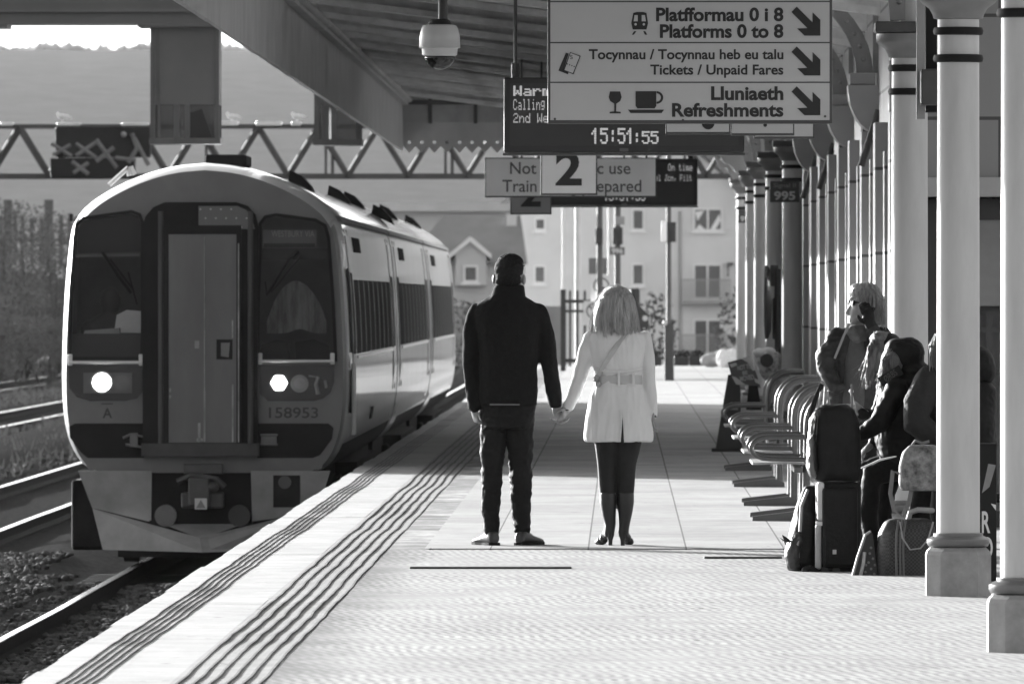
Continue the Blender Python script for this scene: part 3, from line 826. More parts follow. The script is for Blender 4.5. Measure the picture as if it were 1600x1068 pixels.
while y < C1:
    if first is None:
        a_, b_ = roof_z(FX), roof_z(2.3)
        m_ = MB().prism_y([(FX + .03, a_ - .16), (2.3, b_ - .16), (2.3, b_ + .15), (FX + .03, a_ + .15)], y, y + .16)
        m_.prism_y([(FX + .03, a_ - .22), (2.3, b_ - .22), (2.3, b_ - .163), (FX + .03, a_ - .163)], y - .09, y + .25)
        first = m_.build('rafter', M_can3, can); y0 = y
    else:
        c = first.copy(); COL.objects.link(c); c.location = first.location + Vector((0, y - y0, random.uniform(-.03, .03)))
    y += 4.5; k += 1
first = None
for k in range(23):
    y = C0 + 2.6 + 4.5 * k
    if first is None:
        m_ = MB()
        for xa, xb in ((-2.6, -1.5), (-1.2, -.2), (.1, 1.2)):
            m_.tube([(xa, y, roof_z(xa) - .05), (xb, y + 2.8, roof_z(xb) - .02)], .065, 6)
            m_.tube([(xb, y, roof_z(xb) - .05), (xa, y + 2.8, roof_z(xa) - .02)], .055, 6)
        first = m_.build('brace', M_can3, can); y0 = y
    else:
        c = first.copy(); COL.objects.link(c); c.location = first.location + Vector((0, y - y0, 0))
mb = MB()
for x in (-2.2, -1.4, -.5, .5, 1.3): mb.box(x, x + .09, C0, C1 - .1, roof_z(x) - .02, roof_z(x) + .12)
mb.build('purlins', M_can3, can)
mb = MB(); x = FX
pl, vs_top = [], roof_z(0) + .3
ex0, ex1 = FX, W(1096, 0, C1).x
def scallop(x0, x1, zb, zt, slope=0.0):
    m_ = MB(); w = .172; x = x0
    while x < x1 - .01:
        xx = min(x + w, x1); d0, d1, dm = slope * (x - x0), slope * (xx - x0), slope * ((x + xx) / 2 - x0)
        zc = zb + .20; r = .022; mx = (x + xx) / 2
        m_.prism_y([(x, zb + .09 + d0), ((x + xx) / 2, zb + dm), (xx, zb + .09 + d1), (xx, zc - .075 + d1), (x, zc - .075 + d0)], C1 - .03, C1)
        # a pierced band: bars left and right of a small hole
        m_.prism_y([(x, zc - .075 + d0), (mx - r, zc - .075 + dm), (mx - r, zc - .035 + dm), (x, zc - .035 + d0)], C1 - .03, C1)
        m_.prism_y([(mx + r, zc - .075 + dm), (xx, zc - .075 + d1), (xx, zc - .035 + d1), (mx + r, zc - .035 + dm)], C1 - .03, C1)
        m_.prism_y([(x, zc - .035 + d0), (xx, zc - .035 + d1), (xx, zt + d1), (x, zt + d0)], C1 - .03, C1); x = xx
    return m_
zb = W(0, 239, C1).z
scallop(ex0, ex1, zb, zb + .5).build('end_valance', M_can, can)
scallop(ex1, W(1165, 0, C1).x, zb, zb + 1.0, -.85).build('end_valance', M_can, can)
MB().box(FX, 2.3, C1 - .12, C1 - .035, zb + .42, 4.9).build('end_board', M_can2, can)
mb = MB()
for k in range(9): xx = FX + .35 + k * .62; mb.box(xx, xx + .05, C1 - .16, C1 - .12, zb + .4, 4.4)
mb.box(FX, 2.3, C1 - .17, C1 - .12, zb + .66, zb + .72); mb.build('end_framing', M_iron, can)

# arched riveted brackets, one for every column and corbel
def bracket_mb(x0, z0, y, x1=.55, th=.14):
    m_ = MB(); n = 14; rise = roof_z(x1) + .12 - z0; rr = []
    for k in range(n + 1):
        t = k / n * math.pi / 2; cx = x0 - (x0 - x1) * (1 - math.cos(t)); cz = z0 + rise * math.sin(t)
        nx_, nz_ = math.cos(t), math.sin(t) * .6
        rr.append([(cx + nx_ * .10, y, cz + nz_ * .02), (cx - nx_ * .03, y, cz - nz_ * .10), (cx - nx_ * .03, y + th, cz - nz_ * .10), (cx + nx_ * .10, y + th, cz + nz_ * .02)])
        if k % 1 == 0 and 0 < k < n: m_.ball((cx + nx_ * .035, y, cz - nz_ * .04), (.018, .016, .018), seg=8)
    m_.loft(rr)
    m_.prism_y([(x0 + .10, z0), (x0 + .16, z0), (x0 + .16, roof_z(x0) + .1), (x0 + .10, roof_z(x0) + .1)], y, y + th)
    return m_
M_brk = mat('bracket_paint', .26, .5, .15, 4)

# ================================================================ columns
def column(d, px, label, whole=True):
    x = (px - CX) * d / F
    t = thing('iron_column', label, 'column', (x, d, -.012 if d < 66 else .006), 'cast iron canopy columns')
    b = t.location.z
    r, w = .1105, .166
    def octo(h, c): return [(x - h, d - h + c), (x - h + c, d - h), (x + h - c, d - h), (x + h, d - h + c), (x + h, d + h - c), (x + h - c, d + h), (x - h + c, d + h), (x - h, d + h - c)]
    rr = [[(p[0], p[1], z) for p in octo(h, c)] for h, c, z in ((w, .07, b), (w, .07, b + .225), (w - .006, .072, b + .245), (w - .022, .075, b + .262))]
    MB().loft(rr).build('plinth', mat('plinth_paint', .25, .55, .3, 6, bump=.15, bscale=20), t, 25)
    MB().lathe([(.12, .262), (.152, .268), (.162, .285), (.160, .305), (.140, .318), (.128, .322), (.128, .335), (.112, .338)], (x, d, b), 32).build('base_moulding', mat('moulding_grey', .13, .35, .1, 6), t, 50)
    MB().lathe([(r * 1.01, .335), (r, 1.2), (r * .97, 3.0)], (x, d, b), 40).build('shaft', M_cream, t, 60)
    for z in (2.775, 2.915):
        MB().lathe([(r * .9, z - .022), (r * 1.13, z - .018), (r * 1.18, z), (r * 1.13, z + .018), (r * .9, z + .022)], (x, d, b), 32).build('ring', M_black, t, 60)
    MB().lathe([(r * .97, 2.975), (r * 1.15, 2.98), (r * 1.2, 3.0), (r * 1.35, 3.03), (.19, 3.06), (.20, 3.075), (.20, 3.12), (.10, 3.125)], (x, d, b), 32).build('capital', mat('capital_grey', .2, .4, .1, 6), t, 40)
    MB().box(x - .21, x + .21, d - .21, d + .21, b + 3.125, b + 3.19, bev=.01).build('abacus', M_iron, t)
    MB().tube([(x + .02, d, b + 3.19), (x + .02, d, roof_z(x) + .1)], .085, 20).build('upper_shaft', M_cream, t, 60)
    br = bracket_mb(x - .09, b + 3.2, d - .07).build('bracket', M_brk, t, 40)
    return t
column(47.1, 1603, 'cream iron column at the right edge of the photo, nearest the camera')
column(56.0, 1497, 'cream iron column with its plinth beside the bags, second from the right edge')
column(65.0, 1421, 'cream iron column directly behind the standing woman')
column(115.0, 1238, 'cream iron column carrying the lower-right 995 number plate')
column(124.0, 1211, 'slim cream iron column behind the round platform mirror')
column(133.0, 1192, 'far cream iron column, third from the end of the row')
column(142.0, 1178, 'far cream iron column, last but one of the row')
column(151.0, 1163, 'farthest cream iron column, with a small dark number plate')
# fittings on the columns
def plate995(px0, px1, py0, py1, d, label, small=True):
    a_, b_ = W(px0, py1, d), W(px1, py0, d)
    t = thing('number_plate', label, 'sign', ((a_.x + b_.x) / 2, d, a_.z))
    MB().box(a_.x, b_.x, d, d + .02, a_.z, b_.z, bev=.004).build('plate', mat('dark_plate', .05, .5, .1, 4), t)
    ink = mat('plate_lettering', .55, .5, 0)
    h = py1 - py0
    lettering('995', px0 + (px1 - px0) * .14, px1 - (px1 - px0) * .14, py0 + h * .48, py0 + h * .9, d, ink, t, .03)
    if small: lettering('Signal II', px0 + (px1 - px0) * .12, px1 - (px1 - px0) * .12, py0 + h * .10, py0 + h * .36, d, mat('plate_faint_lettering', .22, .5, 0), t, .01)
    MB().box((a_.x + b_.x) / 2 - .03, (a_.x + b_.x) / 2 + .03, d + .021, d + .3, a_.z + .03, a_.z + .08).build('clamp', M_iron, t)
plate995(1203, 1249, 283, 316, 114.5, 'dark number plate reading 995 with a fainter line above, on the nearer column')
plate995(1153, 1180, 328, 348, 150.4, 'small dark number plate half hidden on the farthest column', False)
# round mirror seen edge on, below a small box
d = 118.0
c = W(1200, 472, d); t = thing('platform_mirror', 'round dark platform mirror seen edge on, on a bracket left of the 995 column', 'mirror', (W(1213, 0, d).x, d, .006))
mb = MB(); n = 28; r = .40
dirx = Vector((.92, .39, 0)).normalized(); ax = Vector((-.39, .92, 0)) * .35 + Vector((0, 0, 0))
pts0 = [c + Vector((0, 0, 1)) * r * math.sin(2 * math.pi * k / n) + Vector((.06, .97, 0)) * r * .8 * math.cos(2 * math.pi * k / n) for k in range(n)]
mb.loft([[p + Vector((-.03, 0, 0)) for p in pts0], pts0, [c + (p - c) * .8 + Vector((.03, 0, 0)) for p in pts0]]); mb.build('disc', M_iron, t, 40)
MB().tube([W(1215, 420, d), W(1215, 560, d), W(1208, 590, d)], .035, 10).build('bracket', M_iron, t)
a_, b_ = W(1203, 447, d), W(1216, 414, d); MB().box(a_.x, b_.x, d, d + .25, a_.z, b_.z, bev=.01).build('box', M_iron, t)
MB().box(W(1207, 0, d).x, W(1217, 0, d).x, d + .05, d + .3, W(0, 530, d).z, W(0, 465, d).z, bev=.02).build('back_case', mat('case_grey', .06), t)
MB().tube([W(1216, 525, d), W(1206, 575, d), W(1201, 592, d)], .012, 6).build('cable', M_pole, t)

# ================================================================ station building
M_stone = paving_mat('glazed_stone', .24, slab=False, blotch=.12, rough=.35)
def block_mat(name, v, ax, w=.62, h=.42):
    m = bpy.data.materials.new(name); m.use_nodes = True; n, l = m.node_tree.nodes, m.node_tree.links
    b = n['Principled BSDF']; b.inputs['Roughness'].default_value = .4
    tc = n.new('ShaderNodeTexCoord'); sx = n.new('ShaderNodeSeparateXYZ'); cb_ = n.new('ShaderNodeCombineXYZ'); br = n.new('ShaderNodeTexBrick')
    l.new(tc.outputs['Object'], sx.inputs[0]); l.new(sx.outputs[ax], cb_.inputs[0]); l.new(sx.outputs[2], cb_.inputs[1]); l.new(cb_.outputs[0], br.inputs['Vector'])
    br.inputs['Scale'].default_value = 1; br.inputs['Brick Width'].default_value = w; br.inputs['Row Height'].default_value = h; br.inputs['Mortar Size'].default_value = .012
    br.inputs['Color1'].default_value = (v, v, v, 1); br.inputs['Color2'].default_value = (v * .85, v * .85, v * .85, 1); br.inputs['Mortar'].default_value = (v * .2, v * .2, v * .2, 1)
    l.new(br.outputs['Color'], b.inputs['Base Color'])
    return m
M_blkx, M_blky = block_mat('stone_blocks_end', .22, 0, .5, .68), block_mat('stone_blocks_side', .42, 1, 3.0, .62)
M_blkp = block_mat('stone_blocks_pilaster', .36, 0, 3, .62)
sb = thing('station_building', 'stone station building with pilasters and rounded corbels behind the seats', 'building', (2.0, 72, 0))
BX = 2.0
dx0, dx1 = W(1446, 0, 72).x, W(1640, 0, 72).x
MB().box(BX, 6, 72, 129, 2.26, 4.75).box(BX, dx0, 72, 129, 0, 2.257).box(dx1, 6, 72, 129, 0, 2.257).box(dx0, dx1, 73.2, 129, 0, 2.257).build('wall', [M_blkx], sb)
ov = MB(); y = 75.2
ys = []
while y < 127: ys.append(y); y += 4.5
# the long face towards the platform is a skin 3 mm proud of the core
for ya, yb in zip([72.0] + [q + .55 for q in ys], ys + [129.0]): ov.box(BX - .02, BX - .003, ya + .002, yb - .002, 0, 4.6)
ov.build('side_face', M_blky, sb)
for k, y in enumerate(ys):
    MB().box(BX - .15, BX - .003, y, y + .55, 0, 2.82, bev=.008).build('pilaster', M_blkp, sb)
    MB().box(BX - .21, BX - .003, y - .03, y + .58, .0, .32, bev=.01).build('pilaster_base', M_stone, sb) if k % 2 else None
    yw = y + .55
    if k < len(ys) - 1:
        f = MB().box(BX - .055, BX - .022, yw + .9, yw + 3.0, .85, 2.7, bev=.004).build('window', mat('dark_frame', .04, .5, .2, 5), sb)
        MB().box(BX - .062, BX - .057, yw + 1.0, yw + 2.9, .95, 2.6).build('pane', mat('window_dark', .02, .15, 0, spec=.6), f)
        MB().box(BX - .10, BX - .022, yw + .35, yw + .62, 0, 2.6, bev=.006).build('pilaster_strip', M_blkp, sb)
        MB().box(BX - .10, BX - .022, yw + 3.2, yw + 3.5, 0, 2.6, bev=.006).build('pilaster_strip', M_blkp, sb)
        if k % 2 == 0: MB().tube([(BX - .09, yw + .75, 0), (BX - .09, yw + .75, 3.2)], .035, 8).build('downpipe', M_iron, sb)
M_corb = mat('corbel_stone', .34, .5, .08, 2)
for d in (84.0, 93.0, 102.0, 111.0):
    n = 14
    prof = [(BX - .003, 2.80)] + [(BX - .02 - .235 * math.sin(t), 3.175 - .37 * math.cos(t)) for t in [math.pi / 2 * k / n for k in range(n + 1)]] + [(BX - .003, 3.175)]
    MB().prism_y(prof, d, d + .6).build('corbel', M_corb, sb, 30)
    MB().box(BX - .24, BX - .04, d + .05, d + .5, 3.178, 3.27, bev=.008).build('springer', M_corb, sb)
    bracket_mb(BX - .16, 3.273, d + .15, .45).build('bracket', M_brk, sb, 40)
    if d in (84.0, 102.0, 111.0): MB().tube([(BX - .16, d - .12, 2.55), (BX - .02, d - .12, 2.98)], .028, 8).build('stay_rod', M_iron, sb)
# doorway in the end wall
MB().box(dx0 - .06, dx1 + .06, 71.9, 71.995, 2.2, 2.33, bev=.01).build('lintel', mat('pale_lintel', .34, .6, .1, 3), sb)
dr = MB().box(dx0, dx0 + .26, 72.30, 72.36, 0, 2.19).box(dx0 + .26, dx1, 72.30, 72.36, 2.05, 2.19).box(dx0 + .26, dx1, 72.30, 72.36, 0, .12).build('door', mat('dark_door', .02, .4, .2, 4), sb)
MB().box(dx0 + .26, dx1, 72.33, 72.345, .12, 1.477).build('pane', glass('door_glass', .75), dr)
MB().box(dx0 + .26, dx1, 72.335, 72.342, 1.48, 2.05).build('blind', mat('grey_blind', .26, .7, .15, 3), sb)
mb = MB()
for z in (1.02, 1.3, 1.42): mb.box(dx0 + .2, dx1, 72.62, 72.66, z, z + .035)
for x in (W(1541, 0, 72.6).x, W(1566, 0, 72.6).x): mb.box(x, x + .04, 72.6, 72.61, .2, 1.45)
mb.build('handrail', mat('pale_rail', .4, .4, .1, 5), sb)
MB().box(dx0, dx1, 72.7, 72.8, 0, 1.75).build('inner_wall', mat('inner_grey', .6, .7, .15, 2), sb)
# lamp housing on a pale upright between the columns
d = 63.0; t = thing('wall_speaker', 'dark box housing on a pale upright post between two near columns', 'speaker', (W(1440, 0, d).x, d, W(0, 180, d).z))
MB().box(W(1432, 0, d).x, W(1445, 0, d).x, d, d + .1, W(0, 186, d).z, 4.1).build('upright', mat('pale_upright', .3, .5, .1, 4), t)
MB().box(W(1437, 0, d).x, W(1466, 0, d).x, d - .18, d - .003, W(0, 165, d).z, W(0, 109, d).z, bev=.012).build('housing', M_iron, t)
MB().box(W(1447, 0, d).x, W(1470, 0, d).x, d + .101, d + .3, W(0, 175, d).z, 4.0).build('back_plate', M_black, t)

# ================================================================ hanging cabins left of the canopy
HG = 126.0; M_cab = mat('cabin_paint', .085, .7, .15, 1.2)
t = thing('overhead_beam', 'deep dark overhead beam crossing the tracks from the canopy at the top left', 'beam', (W(0, 0, HG).x, HG, W(0, 38, HG).z))
mb = MB().box(-16, FX - .11, HG + .3, HG + 1.3, W(0, 36, HG).z, 6.2); mb.box(-16, FX - .11, HG + .2, HG + .297, W(0, 18, HG).z, W(0, 12, HG).z)
mb.box(W(-60, 0, HG).x, W(8, 0, HG).x, HG + .302, HG + 1.29, W(0, 42, HG).z, W(0, 36, HG).z - .003).box(W(213, 0, HG).x, W(345, 0, HG).x, HG + .302, HG + 1.29, W(0, 41, HG).z, W(0, 36, HG).z - .003)
mb.build('girder', M_cab, t)
MB().box(-15.6, -15.0, HG + .4, HG + 1.2, -1, W(0, 36, HG).z).build('support', M_cab, t)
def cabin(px0, px1, py0, py1, label, panes):
    a_, b_ = W(px0, py1, HG), W(px1, py0, HG)
    t = thing('hanging_cabin', label, 'cabin', ((a_.x + b_.x) / 2, HG, a_.z))
    x0, x1, z0, z1 = a_.x, b_.x, a_.z, b_.z; h = W(0, py1 - 62, HG).z; y0, y1 = HG + .45, HG + 1.25
    MB().box(x0, x1, y0, y1, h, z1 - .003).build('casing', M_cab, t)
    MB().box(x0 - .015, x1 + .015, y0 - .02, y1 + .02, z0, z0 + .07).build('sill', M_iron, t)
    for xx in (x0, x1 - .05):
        for yy in (y0, y1 - .05): MB().box(xx, xx + .05, yy, yy + .05, z0 + .07, h - .002).build('mullion', M_iron, t)
    for p in panes[1:-1]:
        xx = W(p, 0, HG).x; MB().box(xx - .03, xx + .03, y0, y0 + .05, z0 + .07, h - .002).build('mullion', M_iron, t)
    for p in (px0 + 6, px1 - 6, px0 + 14): xx = W(p, 0, HG).x; MB().box(xx - .012, xx + .012, y0 - .02, y0 - .003, z0 + .08, z1 - .01).build('conduit', M_iron, t)
    mb = MB()
    for p, q in zip(panes, panes[1:]): mb.box(W(p, 0, HG).x + .03, W(q, 0, HG).x - .03, y0 + .02, y0 + .03, z0 + .07, h)
    mb.build('pane', glass('cabin_glass', .55), t)
    MB().box(x0 + .05, x1 - .05, y1 - .045, y1 - .035, z0 + .07, h).build('rear_pane', glass('cabin_glass', .55), t)
    return t
t = cabin(232, 340, 41, 224, 'wide dark cabin hanging from the overhead beam, glazed along its foot', (232, 273, 290, 340))
q = W(315, 0, HG); MB().prism_y([(W(292, 0, HG).x, W(0, 220, HG).z), (W(330, 0, HG).x, W(0, 220, HG).z), (W(312, 0, HG).x, W(0, 168, HG).z), (W(292, 0, HG).x, W(0, 175, HG).z)], HG + .7, HG + .9).build('equipment', M_black, t)
t = cabin(489, 562, 60, 226, 'dark cabin beside the fascia with one bright slit window', (489, 508, 520, 562))
MB().box(W(509, 0, HG).x, W(519, 0, HG).x, HG + .55, HG + .56, W(0, 217, HG).z, W(0, 168, HG).z).build('lit_slit', mat('white_blind', .85, .6, .05, 3, trans=.6), t)

# ================================================================ hanging signs
M_wp = mat('white_sign_panel', .50, .35, .04, 1.5); M_sink = mat('sign_ink', .012, .45, 0); M_edge = mat('sign_edge', .06, .5, .1, 4)
M_rod = mat('hanger_rod', .05, .5, .1, 4)
def rods(t, xs, d, z0):
    for x in xs: MB().tube([(x, d + .05, z0), (x, d + .05, roof_z(x) + .1)], .012, 8).build('hanger', M_rod, t)
d = 60.0
a_, b_ = W(859, 190, d), W(1297, -118, d)
t = thing('direction_sign', 'big white bilingual direction sign with four black arrows pointing to platforms and refreshments', 'sign', ((a_.x + b_.x) / 2, d, a_.z))
MB().box(a_.x - .012, b_.x + .012, d + .003, d + .09, a_.z - .012, b_.z + .012, bev=.006).build('case', M_edge, t)
for k, (y0, y1) in enumerate(((130, 189), (68, 129), (4, 67), (-58, 3), (-118, -59))):
    p0, p1 = W(860, y1, d), W(1296, y0, d); MB().box(p0.x, p1.x, d - .003, d + .002, p0.z + .004, p1.z).build('panel', M_wp, t)
for body, x0, x1, y0, y1, bo in (('Platfformau 0 i 8', 1025, 1224, 12, 34, .034), ('Platforms 0 to 8', 1031, 1224, 38, 60, .034), ('Tocynnau / Tocynnau heb eu talu', 920, 1224, 77, 98, .024), ('Tickets / Unpaid Fares', 1016, 1224, 101, 122, .024), ('Lluniaeth', 1111, 1224, 135, 157, .034), ('Refreshments', 1050, 1224, 161, 183, .034)):
    lettering(body, x0, x1, y0, y1, d - .003, M_sink, t, bo, .002)
def flat(pts, m, parent, name, d, proud=.002, more=()):
    mb = MB(); mb.poly([W(x, y, d - proud) for x, y in pts])
    for p in more: mb.poly([W(x, y, d - proud - .001) for x, y in p])
    return mb.build(name, m, parent)
arrow = [(880, 58), (1012, 190), (1012, 105), (1077, 168), (1077, 300), (945, 300), (883, 240), (968, 237), (836, 103)]
for k in range(4):
    oy = (k - 1) * 62.1; flat([(1080 + x / 5.34, y / 5.34 + oy) for x, y in arrow], M_sink, t, 'arrow', d, .006)
Y = d - .004
def z5(x, y): return (850 + x / 5.34, y / 5.34)
tr = [z5(*p) for p in ((745, 110), (775, 102), (825, 102), (855, 110), (868, 195), (855, 248), (740, 248), (728, 195))]
o = flat(tr, M_sink, t, 'train_pictogram', Y, .002)
mb = MB()
for p in (((755, 128), (782, 128), (782, 180), (748, 180)), ((815, 128), (842, 128), (850, 180), (815, 180))): mb.poly([W(*z5(*q), Y - .003) for q in p])
for cx in (764, 833): c = W(*z5(cx, 205), Y - .003); mb.poly([(c.x + .007 * math.cos(k * .524), Y - .003, c.z + .007 * math.sin(k * .524)) for k in range(12)])
mb.build('pictogram_windows', M_wp, o)
mb = MB()
for p in (((752, 262), (772, 262), (750, 292), (732, 292)), ((828, 262), (845, 262), (862, 292), (842, 292))): mb.poly([W(*z5(*q), Y - .002) for q in p])
mb.build('pictogram_rails', M_sink, o)
tk = flat([z5(*p) for p in ((183, 440), (205, 450), (165, 585), (205, 605), (200, 622), (120, 590))], M_sink, t, 'ticket_pictogram', Y, .002)
flat([z5(*p) for p in ((218, 436), (306, 468), (246, 622), (163, 588))], M_sink, tk, 'ticket_outline', Y, .0035)
fr = flat([z5(*p) for p in ((222, 444), (297, 472), (241, 612), (171, 585))], M_wp, tk, 'ticket_face', Y, .005)
mb = MB(); text_mb(mb, 'S', W(*z5(218, 0), Y).x, W(*z5(240, 0), Y).x, W(*z5(0, 495), Y).z, W(*z5(0, 462), Y).z, Y - .007)
for k in range(4): q = W(*z5(190 + 19 * k, 540 + 7 * k), Y - .007); mb.box(q.x, q.x + .006, Y - .008, Y - .007, q.z, q.z + .006)
mb.build('ticket_marks', M_sink, fr)
flat([z5(*p) for p in ((550, 764), (636, 764), (648, 812), (636, 845), (604, 866), (602, 930), (640, 934), (640, 948), (548, 948), (548, 934), (586, 930), (586, 866), (552, 845), (540, 812))], M_sink, t, 'glass_pictogram', Y, .002)
cp = flat([z5(*p) for p in ((764, 762), (937, 762), (937, 885), (922, 906), (780, 906), (764, 885))], M_sink, t, 'cup_pictogram', Y, .002)
flat([z5(*p) for p in ((700, 916), (1002, 916), (982, 944), (722, 944))], M_sink, cp, 'saucer', Y, .002)
mb = MB(); ro, ri, n = (56, 36), (36, 34), 14
oc, ic = [], []
for k in range(n + 1):
    th = math.pi / 2 - math.pi * k / n
    oc.append(W(*z5(939 + 56 * math.cos(th), 815 - 53 * math.sin(th)), Y - .002)); ic.append(W(*z5(939 + 36 * math.cos(th), 815 - 35 * math.sin(th)), Y - .002))
for k in range(n): mb.add([oc[k], oc[k + 1], ic[k + 1], ic[k]], [(0, 1, 2, 3)])
mb.build('handle', M_sink, cp)
mb = MB()
for px, py in ((867, 186), (1067, 188), (1289, 182)): c = W(px, py, Y); mb.cyl_y((c.x, c.z), .007, Y - .008, Y - .001, 10)
mb.build('screws', M_edge, t)
rods(t, (a_.x + .2, b_.x - .2), d, b_.z + .01)
for k, (px0, px1, py0, py1, d, lab) in enumerate(((1040, 1141, 150, 207, 68, 'white hanging sign peeking out under the direction sign, left of three'), (1142, 1241, 150, 209, 68.6, 'white hanging sign peeking out under the direction sign, middle of three'), (1178, 1272, 150, 214, 71, 'white hanging sign lowest and farthest right under the direction sign'))):
    a_, b_ = W(px0, py1, d), W(px1, py0, d); t = thing('hanging_sign', lab, 'sign', ((a_.x + b_.x) / 2, d, a_.z))
    MB().box(a_.x, b_.x, d + .003, d + .06, a_.z - .012, b_.z, bev=.004).build('case', M_edge, t)
    MB().box(a_.x + .006, b_.x - .008, d - .003, d + .002, a_.z + .003, b_.z - .01).build('panel', M_wp, t)
    if k < 2:
        c = W((px0 + px1) / 2 + (16 if k == 0 else 4), 195.5, d); m_ = MB().cyl_y((c.x, c.z + (.012 if k == 0 else 0)), .04 if k == 0 else .012, d - .006, d - .004, 20); m_.build('mark', M_sink, t)
    rods(t, (a_.x + .05, b_.x - .05), d, b_.z)
M_scr = mat('display_case', .025, .4, .1, 4); M_scr2 = mat('display_face', .035, .35, .05, 4); M_led = mat('display_dots', .3, .5, 0, emit=.085); M_led2 = mat('display_dots_bright', .3, .5, 0, emit=.10)
def display(px0, px1, py0, py1, d, lab):
    a_, b_ = W(px0, py1, d), W(px1, py0, d); t = thing('departure_display', lab, 'display', ((a_.x + b_.x) / 2, d, a_.z))
    MB().box(a_.x, b_.x, d + .003, d + .22, a_.z, b_.z, bev=.012).build('case', M_scr, t)
    w = (b_.x - a_.x) * .025
    MB().box(a_.x + w, b_.x - w, d - .004, d + .002, a_.z + w * 1.1, b_.z - w).build('screen', M_scr2, t)
    MB().box(a_.x - .006, b_.x + .006, d + .01, d + .2, a_.z - .02, a_.z - .003).build('lower_lip', M_edge, t)
    c = (a_.x + b_.x) / 2; MB().box(c - .03, c + .03, d - .012, d - .005, a_.z + .004, a_.z + .028).build('sensor', M_pole, t)
    rods(t, (a_.x + .08, c, b_.x - .08), d + .05, b_.z)
    mb = MB()
    for x in (a_.x + .08, b_.x - .08): mb.tube([(x, d + .1, b_.z), (x, d + .1, b_.z + .1)], .03, 10)
    mb.build('mounting', M_rod, t); return t
d = 75.0; t = display(787, 1163, 121, 238, d, 'long dark departure display showing 15:51:55, the nearer of two')
dots('Warm', 802, 860, 134, 150, d - .006, M_led2, t, True); dots('Calling', 802, 851, 155, 172, d - .006, M_led, t); dots('2nd Wes', 802, 866, 177, 192, d - .006, M_led, t)
dots('15:51', 924, 990, 200, 225, d - .006, M_led2, t, True); dots(':55', 989, 1028, 205, 225, d - .006, M_led2, t, True)
d = 121.0; t = display(860, 1090, 248, 321, d, 'farther dark departure display with On time at its right end')
dots('On time', 1044, 1082, 256, 267, d - .006, M_led, t); dots('el Jcn, Filt', 1024, 1081, 273, 283, d - .006, M_led, t); dots('15:51:55', 943, 1008, 299, 314, d - .006, M_led, t, True)
def simple_sign(px0, px1, py0, py1, d, lab, v, rp, name='platform_number_sign'):
    a_, b_ = W(px0, py1, d), W(px1, py0, d); t = thing(name, lab, 'sign', ((a_.x + b_.x) / 2, d, a_.z))
    MB().box(a_.x - .012, b_.x + .012, d + .003, d + .12, a_.z - .014, b_.z + .01, bev=.004).build('case', M_edge, t)
    MB().box(a_.x, b_.x, d - .003, d + .002, a_.z, b_.z).build('panel', v, t)
    rods(t, [W(p, 0, d).x for p in rp], d, b_.z + .01); return t
t = simple_sign(847, 931, 224, 302, 88.0, 'square white sign with a big black 2, the larger of two', mat('number_panel', .80, .4, .05, 3), (862, 918))
lettering('2', 868, 909, 236, 290, 88.0 - .003, M_sink, t, .03)
t = simple_sign(799, 860, 270, 333, 117.0, 'small grey sign with the lower half of a black 2 showing', mat('number_panel_grey', .34, .4, .05, 3), (815, 846))
lettering('2', 814, 845, 282, 323, 117.0 - .003, M_sink, t, .03)
t = simple_sign(759, 1024, 248, 306, 101.0, 'wide white sign reading Not for public use, behind the big 2', mat('notice_panel', .85, .4, .05, 2), (868, 1010), 'notice_sign')
M_gink = mat('grey_ink', .12, .5, 0)
lettering('Not for public use', 797, 985, 253, 278, 101 - .003, M_gink, t, .008); lettering('Train being prepared', 785, 1002, 281, 306, 101 - .003, M_gink, t, .008)

# ================================================================ dome camera
d = 65.0; c = W(687, 84, d)
t = thing('dome_camera', 'pale security dome camera hanging from the canopy on a short pole', 'camera', (c.x, d, W(0, 110, d).z))
k = d / F; o = (c.x, d, 0)
def zz(py): return W(0, py, d).z
MB().tube([(c.x + .02, d, zz(30)), (c.x + .02, d, roof_z(c.x) + .1)], .028, 16).build('pole', M_rod, t, 60)
MB().lathe([(12 * k, zz(30)), (14 * k, zz(31)), (17 * k, zz(34)), (20 * k, zz(39))], o, 28).build('neck', M_dark, t, 60)
MB().lathe([(19 * k, zz(38.5)), (26 * k, zz(40)), (29 * k, zz(46)), (31.5 * k, zz(58)), (32 * k, zz(74)), (33 * k, zz(75)), (28 * k, zz(76)), (27 * k, zz(86)), (24 * k, zz(88)), (18 * k, zz(88))], o, 40).build('housing', mat('camera_white', .62, .4, .04, 6), t, 50)
pr = [(23.5 * k * math.cos(a_), zz(88) - 21 * k * math.sin(a_)) for a_ in [math.pi / 2 * i / 10 for i in range(11)]]
pr[-1] = (.0005, pr[-1][1])
MB().lathe(pr, o, 32).build('dome', glass('smoked_dome', .35, .05, 1.8), t, 180)
MB().ball((c.x, d, zz(92)), (11 * k, 11 * k, 10 * k)).build('lens_unit', M_dark, t, 180)
